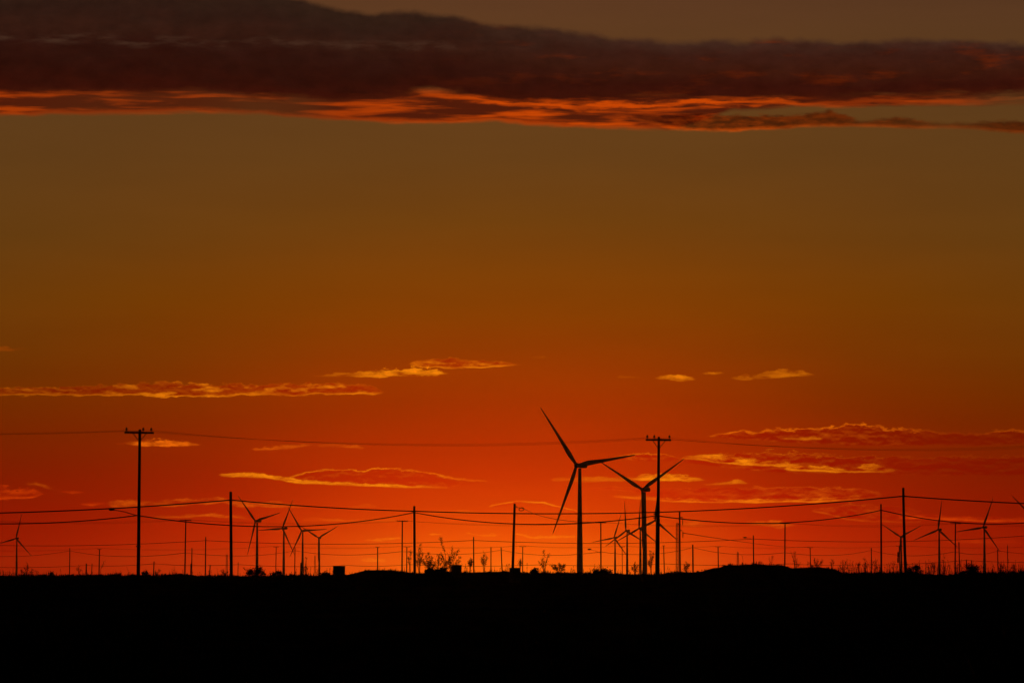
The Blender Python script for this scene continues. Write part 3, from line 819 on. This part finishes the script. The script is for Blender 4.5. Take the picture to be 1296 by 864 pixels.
def layer1(sky, clouds, rim, body, kt, kb, soft, wb, wt, gb, gt, patch, fx, fy, p0, p1, ke, minamp):
    ps = [p for c in clouds for p in c]
    U0 = min(uv(p[0], p[1])[0] for p in ps) - 10; U1 = max(uv(p[0], p[1])[0] for p in ps) + 10
    stops = []
    def put(px, yt, yb, b, a):
        u = uv(px, (yt + yb) / 2)[0]
        stops.append(((u - U0) / (U1 - U0), (uv(px, yt)[1] / VMAX, uv(px, yb)[1] / VMAX, b, a)))
    for c in clouds:
        mid0 = (c[0][1] + c[0][2]) / 2; mid1 = (c[-1][1] + c[-1][2]) / 2
        put(c[0][0] - 5, mid0, mid0, c[0][3], 0)
        for p in c: put(*p)
        put(c[-1][0] + 5, mid1, mid1, c[-1][3], 0)
    assert len(stops) <= 32, len(stops)
    t = mr(U, U0, U1)
    rp = ramp(t, stops)
    sc = N('ShaderNodeSeparateColor'); LK(rp.outputs[0], sc.inputs[0])
    top = m_('MULTIPLY', sc.outputs[0], VMAX); bot = m_('MULTIPLY', sc.outputs[1], VMAX)
    th = m_('ADD', m_('SUBTRACT', top, bot), minamp)
    n1 = m_('SUBTRACT', shared(fx, fy, 6, 0.62, 0.0), 0.5); n2 = m_('SUBTRACT', shared(fx * 0.7, fy * 0.8, 5, 0.58, 7.3), 0.5)
    top = m_('ADD', top, m_('MULTIPLY', m_('MULTIPLY', th, n1), kt * 4.2)); bot = m_('ADD', bot, m_('MULTIPLY', m_('MULTIPLY', th, n2), kb * 3.2))
    dt = m_('SUBTRACT', top, V); db = m_('SUBTRACT', V, bot)
    cov = m_('MULTIPLY', mr(m_('MINIMUM', dt, db), -soft * 0.5, soft, interp='SMOOTHSTEP'), rp.outputs[1])
    rb = mr(db, 0, wb, gb, 0, 'SMOOTHSTEP'); rt = mr(dt, 0, wt, gt, 0, 'SMOOTHSTEP')
    n3 = shared(0.03, 0.12, 5, 0.62, 3.1)
    # billows lit from underneath: slope of a fine noise along the vertical
    emb = m_('SUBTRACT', shared(0.055, 0.13, 5, 0.6, 11.0, 1.6), shared(0.055, 0.13, 5, 0.6, 11.0, -1.6))
    glow = m_('MAXIMUM', m_('MULTIPLY', m_('MAXIMUM', rb, rt), mr(n3, 0.34, 0.58, 0.35, 1.0)), mr(n3, p0, p1, patch * .12, patch))
    glow = m_('MULTIPLY_ADD', emb, ke, glow)
    glow = m_('MULTIPLY', glow, sc.outputs[2], clamp=True)
    return mixc(cov, sky, mixc(glow, mixc(1.0, sky, body, 'MULTIPLY'), rim))

YO = rgb(246, 134, 10); OR = rgb(222, 84, 4); RD = rgb(170, 44, 2)
BODY = (0.86, 0.72, 0.8, 1)
# long bright streak cloud on the left, and its companion
sky = layer(sky, [
    [(-60, 489, 500, .4, .9), (0, 490, 501, .45, .95), (60, 490.5, 501, .5, 1), (120, 488, 500, .55, 1), (160, 485, 501, .7, 1), (210, 483, 502.5, 1, 1), (258, 486, 503, .95, 1), (300, 486, 499.5, .85, 1), (360, 486, 500, .8, 1),
     (420, 485, 500, .9, 1), (455, 486, 499.8, .95, 1), (474, 489, 499, .9, 1), (483, 494, 498, .6, .7)],
    [(522, 457.5, 463, .7, .9), (545, 452.5, 465, .8, 1), (575, 453.5, 466, .9, 1), (605, 456, 465.5, 1, 1), (635, 457.5, 464.5, .9, 1), (656, 460.5, 462.5, .7, .7)],
], YO, (1.05, 0.36, 0.8, 1), 1.0, kt=.26, kb=.2, wb=4.0, wt=1.8, gb=.95, gt=.5, patch=.7, p0=.50, p1=.66, ke=.5)
sky = layer(sky, [
    [(400, 474, 476.5, .3, .5), (440, 472, 477, .6, .8), (470, 469, 477.5, .8, 1), (500, 465.5, 477, .9, 1), (530, 464, 477, .95, 1), (552, 466, 476, 1, 1), (565, 470.5, 474, .8, .8)],
    [(676, 450, 453.5, .25, .5), (689, 451, 453, .25, .5)],
    [(784, 475.5, 478, .35, .6), (808, 476, 478, .3, .5)],
    [(832, 477, 480, .6, .7), (845, 473, 481.5, .8, 1), (860, 473, 482.5, .85, 1), (877, 478, 481, .6, .7)],
    [(892, 471.5, 473.5, .5, .8), (904, 469.5, 473.5, .55, .9), (914, 471, 472.5, .4, .6)],
    [(929, 477, 480, .45, .7), (941, 473.5, 481, .5, .9), (952, 476, 480, .4, .7)],
    [(954, 473, 478.5, .4, .6), (975, 469, 479, .45, .9), (995, 466.5, 477.5, .5, 1), (1013, 467, 477.5, .45, 1), (1028, 473, 475.5, .3, .6)],
], YO, (0.95, .75, .8, 1), 4.0, kt=.5, kb=.25, gt=.8, patch=.9, p0=.36, p1=.56)
sky = layer(sky, [
    [(-30, 438, 443.5, .25, .8), (10, 438.5, 444, .2, .7), (40, 440.5, 442, .1, .4)],
    [(148, 560, 562.5, .3, .5), (165, 559, 563, .6, .8), (190, 556, 564.5, .9, 1), (215, 556, 564.5, .95, 1), (235, 558, 564.5, .9, 1), (250, 561, 563.5, .7, .8)],
    [(322, 566.5, 569.5, .5, .6), (345, 563.5, 570, .65, .8), (370, 562.5, 568, .55, .7), (392, 561.5, 564, .4, .6)],
    [(404, 561, 566, .2, .8), (430, 560.5, 567, .3, .8), (445, 562, 567, .55, .8), (459, 565, 568, .5, .7)],
], rgb(236, 104, 8), (0.95, .8, .8, 1), 8.0, kt=.45, kb=.3, gt=1.0, patch=1.0, p0=.34, p1=.54)
# lens-shaped cloud: dim body, bright thin outline
sky = layer(sky, [
    [(368, 602.5, 605, .7, .8), (385, 598, 609, .75, 1), (410, 593, 611, .75, 1), (445, 593, 612.5, .7, 1), (462, 594.5, 613, .9, 1), (490, 591, 614.5, .95, 1), (515, 594, 615.5, .75, 1), (540, 597, 616.5, .7, 1),
     (565, 602.5, 617, .8, .9), (590, 606, 614, .8, .5), (614, 607.5, 610, .6, .5)],
    [(622, 639, 642.5, .8, .9), (640, 635, 640, .95, 1), (655, 633, 637, .9, 1), (672, 633.5, 637, .85, .9), (690, 635.5, 640, .95, 1), (703, 639, 642.5, .85, .9), (729, 645, 648.5, .7, .8)],
], YO, (0.97, .66, .8, 1), 12.0, kt=.14, kb=.06, wb=0.1, wt=3.0, gb=0, gt=1.15, patch=0.0, soft=1.5, ke=.8)
sky = layer(sky, [
    [(280, 598.5, 602.5, .6, .8), (300, 598, 603.5, .75, 1), (330, 599, 604.5, .85, 1), (352, 601.5, 607.5, .9, 1), (375, 606, 611.5, .9, 1), (410, 608.5, 613, .8, 1), (450, 610.5, 615, .9, 1), (490, 612.5, 616.5, .9, 1), (530, 614, 617, .7, .9), (565, 616, 618, .4, .5)],
    [(700, 604, 608.5, .4, .5), (740, 603, 609.5, .5, .7), (775, 602.5, 609, .45, .6), (801, 604, 608, .5, .7), (812, 600.5, 609, .9, 1), (850, 599.5, 609.5, .95, 1), (875, 602, 609, .9, 1), (889, 606, 608.5, .6, .6)],
    [(894, 611.5, 614, .4, .6), (918, 610, 613.5, .5, .7), (930, 605.5, 612.5, .6, .8), (944, 610, 612.5, .4, .6)],
], YO, (1, .9, .9, 1), 15.0, kt=.32, kb=.2, patch=.95, gt=.9, wb=5, wt=4, p0=.36, p1=.56)
# upper right bank, dark red with a lit upper rim on its left
sky = layer(sky, [
    [(900, 550.5, 553.5, .7, .8), (920, 546.5, 555, .75, 1), (940, 544, 556, .7, 1), (952, 547, 557, .6, 1), (970, 542.5, 558, .75, 1), (1000, 542, 560, .6, 1), (1035, 541.5, 561, .65, 1), (1060, 538.5, 562, .75, 1), (1085, 536.5, 563, .7, 1), (1110, 539, 563, .6, 1),
     (1135, 541.5, 564, .6, 1), (1165, 543, 564, .35, 1), (1190, 546, 564, .15, 1), (1220, 548, 564, .1, .9), (1245, 547.5, 563, .15, .9), (1270, 543.5, 562, .3, .9), (1296, 543, 561, .3, .9), (1380, 544, 561, .2, .8)],
], rgb(244, 116, 8), (0.93, .40, .8, 1), 21.0, kt=.22, kb=.12, wb=.1, gb=0, wt=4.2, gt=1.35, patch=.25, soft=2.0, p0=.5, p1=.7)
sky = layer(sky, [
    [(776, 578, 581, .7, .7), (795, 574.5, 582, .95, 1), (820, 573.5, 584, 1, 1), (845, 575, 584, .6, .8), (858, 578, 582, .5, .6)],
    [(866, 577, 586, .3, .6), (885, 574.5, 588, .3, .9), (915, 573.5, 592, .35, .9), (945, 573, 594, .55, 1), (975, 571.5, 597, .6, 1), (1005, 572.5, 599, .6, 1),
     (1035, 575, 600, .5, 1), (1062, 577, 600, .45, 1), (1090, 577, 600, .35, 1), (1122, 577, 600, .25, .9), (1160, 578, 601, .15, .9), (1250, 577, 602, .15, .9), (1380, 576, 603, .1, .8)],
], YO, (0.95, .42, .8, 1), 26.0, kt=.2, kb=.10, wb=.1, gb=0, wt=2.6, gt=.9, patch=.25, soft=1.6, p0=.5, p1=.7)
sky = layer(sky, [
    [(864, 578, 581, .6, .7), (888, 575, 582, .85, 1), (908, 574.5, 586, 1, 1), (928, 577, 587.5, 1, 1), (952, 580.5, 588.5, 1, 1), (980, 583.5, 590, .95, 1), (1000, 585.5, 590.5, .9, 1), (1016, 588, 591.5, .7, .8)],
    [(996, 591, 595, .8, .9), (1012, 588.5, 596, 1, 1), (1040, 589.5, 597, 1, 1), (1062, 591.5, 598, .95, 1), (1077, 594, 598, .7, .8)],
    [(1079, 593, 598, .6, .8), (1092, 587, 598.5, .75, .9), (1110, 588, 598, .6, .8), (1130, 592, 597, .4, .5)],
    [(995, 553, 556, .6, .7), (1015, 552, 556.5, .75, .9), (1038, 552.5, 556, .6, .8)],
], YO, (1.0, .6, .8, 1), 27.0, kt=.32, kb=.16, wb=5.0, gb=1.0, wt=2.0, gt=.6, patch=.8, soft=1.6, p0=.42, p1=.60)
sky = layer(sky, [
    [(745, 617, 620.5, .45, .6), (775, 615.5, 620.5, .6, .8), (800, 616, 622, .5, .7), (822, 619, 630, .3, .7), (845, 618, 634, .4, .8), (880, 618, 635, .5, 1), (900, 617, 636, .7, 1), (940, 617, 635.5, .6, 1), (985, 616, 635, .75, 1), (1020, 616, 635, .8, 1), (1060, 616.5, 634, .8, 1), (1090, 618, 632, .65, .9), (1112, 622, 629, .5, .6)],
    [(1030, 644.5, 648, .6, .8) , (1048, 642, 651, .75, 1), (1062, 640, 655, .8, 1), (1075, 637, 658, .7, 1), (1095, 638, 660.5, .55, .9), (1125, 640, 661, .5, .8), (1165, 644, 661, .45, .6)],
], rgb(236, 104, 10), (0.97, .48, .8, 1), 33.0, kt=.16, kb=.08, wb=3.5, gb=.75, wt=2.2, gt=.85, patch=.4, soft=1.6, p0=.48, p1=.66)
sky = layer(sky, [
    [(778, 626.5, 629, .6, .7), (815, 628.5, 632.5, .85, .9), (850, 630, 635, .95, 1), (900, 631, 636, .9, 1), (950, 631.5, 636, .95, 1), (1000, 631.5, 635.5, .85, 1), (1035, 630, 635.5, .9, 1), (1062, 628.5, 634, .7, .9), (1085, 626, 632, .5, .7)],
], rgb(246, 122, 10), (1, .7, .8, 1), 34.0, kt=.3, kb=.15, wb=4.0, gb=1.0, gt=.8, patch=.8)
sky = layer(sky, [
    [(140, 633.5, 641, .5, .8), (165, 632, 642, .6, .9), (190, 635, 640, .4, .8), (225, 631.5, 640, .6, .9), (258, 630.5, 638, .65, .9), (285, 628.5, 636, .75, 1), (300, 634, 642, .8, .9), (325, 633.5, 641, .8, .9), (350, 635.5, 642.5, .8, .9), (372, 637.5, 642.5, .6, .7), (385, 640, 643, .4, .5)],
    [(440, 641.5, 643.5, .4, .5), (459, 636.5, 641.5, .55, .6), (470, 637, 641, .5, .6), (490, 641, 644, .3, .4)],
    [(866, 660, 664.5, .6, .7), (880, 658.5, 665.5, .7, .9), (892, 662, 665, .5, .6)],
    [(945, 658, 663, .5, .6), (965, 658, 666, .7, .9), (985, 659, 667.5, .75, .9), (1004, 663, 666.5, .5, .6)],
], rgb(232, 96, 8), (0.9, .75, .8, 1), 40.0, kt=.4, kb=.25, wb=3.5, gt=.9, patch=.9, p0=.38, p1=.58)
sky = layer(sky, [
    [(-40, 612, 632, .6, .9), (0, 614, 632, .65, .95), (22, 618, 632.5, .7, 1), (42, 618, 630, .75, 1), (53, 623, 626, .4, .6)],
    [(80, 620.5, 623, .4, .6), (92, 618.5, 624.5, .6, .9), (103, 622, 623.5, .4, .5)],
    [(105, 636, 639.5, .4, .6), (117, 633.5, 641, .6, .9), (131, 635.5, 638, .4, .5)],
    [(1140, 650.5, 656, .6, .9), (1175, 651, 657, .75, 1), (1210, 652.5, 658.5, .75, 1), (1255, 654, 661, .65, .9), (1300, 655, 660, .6, .8)],
    [(1200, 682.5, 686.5, .25, .5), (1235, 681.5, 687.5, .4, .7), (1285, 683, 687, .25, .4)],
], rgb(232, 74, 4), (1.0, .55, .8, 1), 47.0, kt=.35, kb=.18, wb=6, gt=.45, patch=.5)
sky = layer(sky, [
    [(36, 610.5, 613, .4, .5), (45, 609, 613.5, .5, .7), (58, 613, 617.5, .4, .6), (64, 617, 619, .2, .4)],
    [(195, 653, 656, .4, .7), (235, 651.5, 655, .55, .8), (262, 649.5, 653.5, .6, .9), (300, 652.5, 655.5, .5, .8), (315, 655, 657, .3, .5)],
    [(385, 655.5, 658.5, .5, .6), (412, 655.5, 659, .6, .7), (450, 657.5, 660, .55, .6), (500, 657, 660, .6, .6)],
    [(544, 648, 651, .55, .6), (575, 645, 649.5, .6, .7), (603, 646.5, 649, .5, .6)],
    [(764, 661, 670, .35, .4), (800, 657, 671, .5, .6), (822, 656, 670, .5, .6), (848, 663, 668, .35, .4)],
], rgb(240, 110, 8), (1, .9, .9, 1), 53.0, kt=.45, kb=.3, wb=3.5, gt=.9, patch=.9)
sky = layer(sky, [
    [(464, 682, 684, 0.75, 0.75), (480, 681, 684, 0.90, 0.90), (505, 679.5, 681.5, 0.75, 0.75)],
    [(546, 675, 677, 0.75, 0.90), (557, 673.5, 676, 0.90, 0.90)],
    [(593, 673.5, 675.5, 0.75, 0.90), (602, 675, 677, 0.60, 0.60), (612, 675.5, 678, 0.75, 0.90), (626, 675.5, 678, 0.75, 0.90)],
    [(652, 674.5, 676.5, 0.60, 0.75), (670, 677, 680, 0.75, 0.90), (690, 678, 680.5, 0.75, 0.90), (726, 677.5, 680, 0.75, 0.75)],
    [(460, 707, 710, 0.60, 0.75), (486, 708, 711, 0.60, 0.60)],
], rgb(250, 140, 12), (1, .95, .95, 1), 59.0, kt=.5, kb=.3, wb=3, gt=.9, patch=.9)

# the great dark bank across the top: fire-coloured fringe first, the dark body over it
def bank(sky):
    fr_t = [(-200, 105), (0, 108), (200, 110), (420, 118), (640, 122), (860, 124), (1296, 122), (1500, 124)]
    fr_b = [(-200, 151), (0, 149), (60, 146.5), (150, 146), (250, 143.5), (320, 146.5), (380, 151), (440, 153), (500, 157.5), (560, 158), (620, 155.5), (700, 161), (780, 164.5), (850, 166), (880, 158), (920, 143), (1000, 136.5), (1130, 135.5), (1296, 135), (1500, 135)]
    br = [(-200, .38), (0, .45), (120, .40), (230, .42), (330, .30), (400, .36), (500, .62), (620, .72), (760, .75), (860, .75), (930, .7), (1000, .55), (1130, .45), (1220, .35), (1296, .1), (1500, .1)]
    xs = [-150, 0, 60, 120, 180, 250, 320, 380, 440, 500, 560, 620, 700, 780, 850, 880, 920, 1000, 1130, 1220, 1296, 1450]
    U0, U1 = uv(-150, 100)[0], uv(1450, 100)[0]
    def tr(f): 
        st = []
        for x in xs:
            st.append(((uv(x, 140)[0] - U0) / (U1 - U0), f(x)))
        return st
    t = mr(U, U0, U1)
    r = ramp(t, tr(lambda x: (uv(x, lerp_tab(fr_t, x))[1] / VMAX, uv(x, lerp_tab(fr_b, x))[1] / VMAX, lerp_tab(br, x), 1)))
    sc = N('ShaderNodeSeparateColor'); LK(r.outputs[0], sc.inputs[0])
    # body
    bt = [(-200, -60), (0, -30), (330, -14), (372, -3), (420, 5), (465, 14), (500, 11.5), (545, 12), (590, 22), (625, 28), (650, 31), (700, 34), (760, 43), (830, 50), (900, 50), (960, 48), (1040, 50), (1120, 49), (1200, 46), (1250, 49), (1296, 53), (1450, 54)]
    bb = [(-200, 120), (0, 119), (100, 121), (230, 119), (330, 128), (420, 129), (500, 125), (550, 119), (600, 124), (640, 131), (700, 134), (780, 130), (850, 128), (950, 128.5), (1050, 130), (1150, 127), (1220, 127), (1296, 121), (1450, 120)]
    xs2 = [-150, 0, 100, 230, 330, 372, 420, 465, 500, 545, 590, 625, 650, 700, 760, 830, 900, 960, 1040, 1120, 1200, 1250, 1296, 1450]
    st2 = []
    for x in xs2:
        st2.append(((uv(x, 70)[0] - U0) / (U1 - U0), (uv(x, lerp_tab(bt, x))[1] / VMAX, uv(x, lerp_tab(bb, x))[1] / VMAX, 1, 1)))
    r2 = ramp(t, st2)
    sc2 = N('ShaderNodeSeparateColor'); LK(r2.outputs[0], sc2.inputs[0])
    bot2 = m_('ADD', m_('MULTIPLY', sc2.outputs[1], VMAX), m_('MULTIPLY', m_('SUBTRACT', nz(.014, .07, 6, .6, 93.0), .5), 26.0))
    top = m_('MULTIPLY', sc.outputs[0], VMAX)
    bot = m_('ADD', m_('MULTIPLY', sc.outputs[1], VMAX), m_('MULTIPLY', m_('SUBTRACT', nz(.02, .08, 6, .6, 70.0), .5), 11.0))
    db = m_('SUBTRACT', V, bot)
    cov = m_('MULTIPLY', mr(db, -1.5, 6.0, interp='SMOOTHSTEP'), mr(m_('SUBTRACT', top, V), -12, 0))
    streak = nz(.0085, .09, 5, .52, 73.0, .2)
    strand = m_('MULTIPLY', mr(m_('ABSOLUTE', m_('ADD', m_('SUBTRACT', V, bot2), 2.0)), 1.0, 6.0, 1, 0, 'SMOOTHSTEP'), m_('MULTIPLY', mr(U, uv(420, 130)[0], uv(640, 130)[0]), m_('MULTIPLY', mr(U, uv(960, 130)[0], uv(1060, 130)[0], 1, .3), mr(streak, .32, .5))))
    lit = m_('MULTIPLY', mr(streak, .45, .68, 0.0, 1.0, 'SMOOTHSTEP'), mr(sc.outputs[2], 0, 1, .05, 1.25))
    edge = m_('MULTIPLY', m_('MULTIPLY', mr(db, 3, 10, .9, 0, 'SMOOTHSTEP'), sc.outputs[2]), mr(U, uv(800, 130)[0], uv(870, 130)[0], 1, 0))
    fire = mixc(m_('MAXIMUM', m_('MAXIMUM', lit, edge), m_('MULTIPLY', strand, .95), clamp=True), rgb(78, 26, 9), rgb(200, 70, 4))
    s2 = mixc(m_('MULTIPLY', cov, mr(sc.outputs[2], 0.15, .45, .35, 1)), sky, fire)
    # second streak under the bank on the right
    s2 = layer(s2, [
        [(800, 143, 152, .6, .3), (850, 146, 164, .8, .7), (880, 144, 166, .8, .95), (930, 145, 167, .75, 1), (985, 146, 164, .6, 1), (1020, 144, 161, .5, 1), (1048, 138.5, 160.5, .4, 1), (1068, 144, 160.5, .4, 1), (1090, 153, 161, .4, .8),
         (1110, 151, 161.5, .4, .9), (1135, 148, 162.5, .35, .9), (1165, 152, 163.5, .35, .8), (1195, 155, 163, .3, .6), (1230, 155, 164, .25, .8), (1262, 152, 167, .2, .95), (1300, 153, 170, .2, 1), (1400, 150, 172, .2, 1)],
    ], rgb(222, 84, 5), (0.52, .28, .22, 1), 80.0, kt=.16, kb=.1, wb=7.5, gb=1.1, wt=.1, gt=0, patch=.25, soft=4.0, ke=.35)
    top2 = m_('ADD', m_('MULTIPLY', sc2.outputs[0], VMAX), m_('MULTIPLY', m_('SUBTRACT', nz(.022, .03, 6, .55, 90.0), .5), 20.0))
    cov2 = m_('MULTIPLY', mr(m_('SUBTRACT', top2, V), -2, 9, interp='SMOOTHSTEP'), mr(m_('SUBTRACT', V, bot2), -2, 11, interp='SMOOTHSTEP'))
    rel = m_('DIVIDE', m_('SUBTRACT', V, bot2), m_('SUBTRACT', top2, bot2))
    wisp = nz(.014, .034, 6, .62, 97.0, .3)
    relw = m_('ADD', rel, m_('MULTIPLY', m_('SUBTRACT', wisp, .5), .35))
    colL = ramp(relw, [(0, rgb(56, 15, 6)), (.25, rgb(45, 15, 8)), (.45, rgb(46, 19, 12)), (.6, rgb(51, 25, 16)), (.75, rgb(46, 25, 17)), (1, rgb(47, 30, 20))]).outputs[0]
    colR = ramp(relw, [(0, rgb(60, 17, 6)), (.25, rgb(53, 16, 8)), (.5, rgb(58, 23, 12)), (.75, rgb(58, 27, 18)), (1, rgb(66, 41, 30))]).outputs[0]
    bodyc = mixc(mr(U, uv(420, 70)[0], uv(900, 70)[0], interp='SMOOTHSTEP'), colL, colR)
    red = m_('MULTIPLY', mr(nz(.011, .05, 5, .6, 101.0), .52, .75, 0, .7, 'SMOOTHSTEP'), mr(U, uv(520, 70)[0], uv(760, 70)[0]))
    bodyc = mixc(m_('MULTIPLY', red, .8), bodyc, rgb(106, 34, 4))
    lump = mr(nz(.030, .055, 6, .62, 113.0, .2), .30, .70, .80, 1.2)
    lc = N('ShaderNodeCombineColor'); LK(lump, lc.inputs[0]); LK(lump, lc.inputs[1]); LK(lump, lc.inputs[2])
    bodyc = mixc(1.0, bodyc, lc.outputs[0], 'MULTIPLY')
    # pale grey streaks on the left half
    ys = m_('ADD', mr(U, uv(0, 50)[0], uv(600, 60)[0], uv(0, 48)[1], uv(600, 58)[1]), m_('MULTIPLY', m_('SUBTRACT', nz(.012, .0, 3, .5, 105.0), .5), 26.0))
    dd = m_('ABSOLUTE', m_('SUBTRACT', V, ys))
    pale = m_('MULTIPLY', m_('MULTIPLY', mr(dd, 1, 10, 1, 0, 'SMOOTHSTEP'), mr(nz(.022, .09, 5, .6, 108.0), .42, .72, 0, .6, 'SMOOTHSTEP')), mr(U, uv(560, 50)[0], uv(720, 50)[0], 1, 0))
    bodyc = mixc(pale, bodyc, rgb(76, 50, 36))
    return mixc(cov2, s2, bodyc)
sky = bank(sky)
# faint brown veil along the very top on the right
away = m_('MAXIMUM', mr(el_, 10.5, 21, interp='SMOOTHSTEP'), mr(m_('ABSOLUTE', az_), 10, 45, interp='SMOOTHSTEP'), clamp=True)
final = mixc(away, sky, dusk)
final = mixc(mr(el_, -0.3, -3.0), final, rgb(20, 8, 4))
bg = N('ShaderNodeBackground'); LK(final, bg.inputs[0]); bg.inputs[1].default_value = 1.0
wo = N('ShaderNodeOutputWorld'); LK(bg.outputs[0], wo.inputs[0])
scene.world = world
world.cycles.sampling_method = 'MANUAL'; world.cycles.sample_map_resolution = 512

# ------------------------------------------------------------------ the sun, just setting behind the plain
sd = bpy.data.lights.new('sun', 'SUN'); sd.energy = 0.10; sd.angle = radians(0.5); sd.color = (1.0, 0.22, 0.03)
so = bpy.data.objects.new('sun', sd); COL.objects.link(so)
a, e = radians(SUN_AZ), radians(SUN_EL)
dvec = Vector((sin(a) * cos(e), cos(a) * cos(e), sin(e)))
so.rotation_euler = dvec.to_track_quat('Z', 'Y').to_euler(); so.location = (0, 0, 50)

# ------------------------------------------------------------------ picture settings
scene.view_settings.view_transform = 'Standard'; scene.view_settings.look = 'None'
scene.view_settings.exposure = 0.0; scene.view_settings.gamma = 1.0
scene.render.engine = 'CYCLES'
scene.cycles.max_bounces = 4
scene.cycles.use_denoising = True
scene.cycles.denoiser = "OPENIMAGEDENOISE"
scene.cycles.denoising_input_passes = "RGB_ALBEDO_NORMAL"
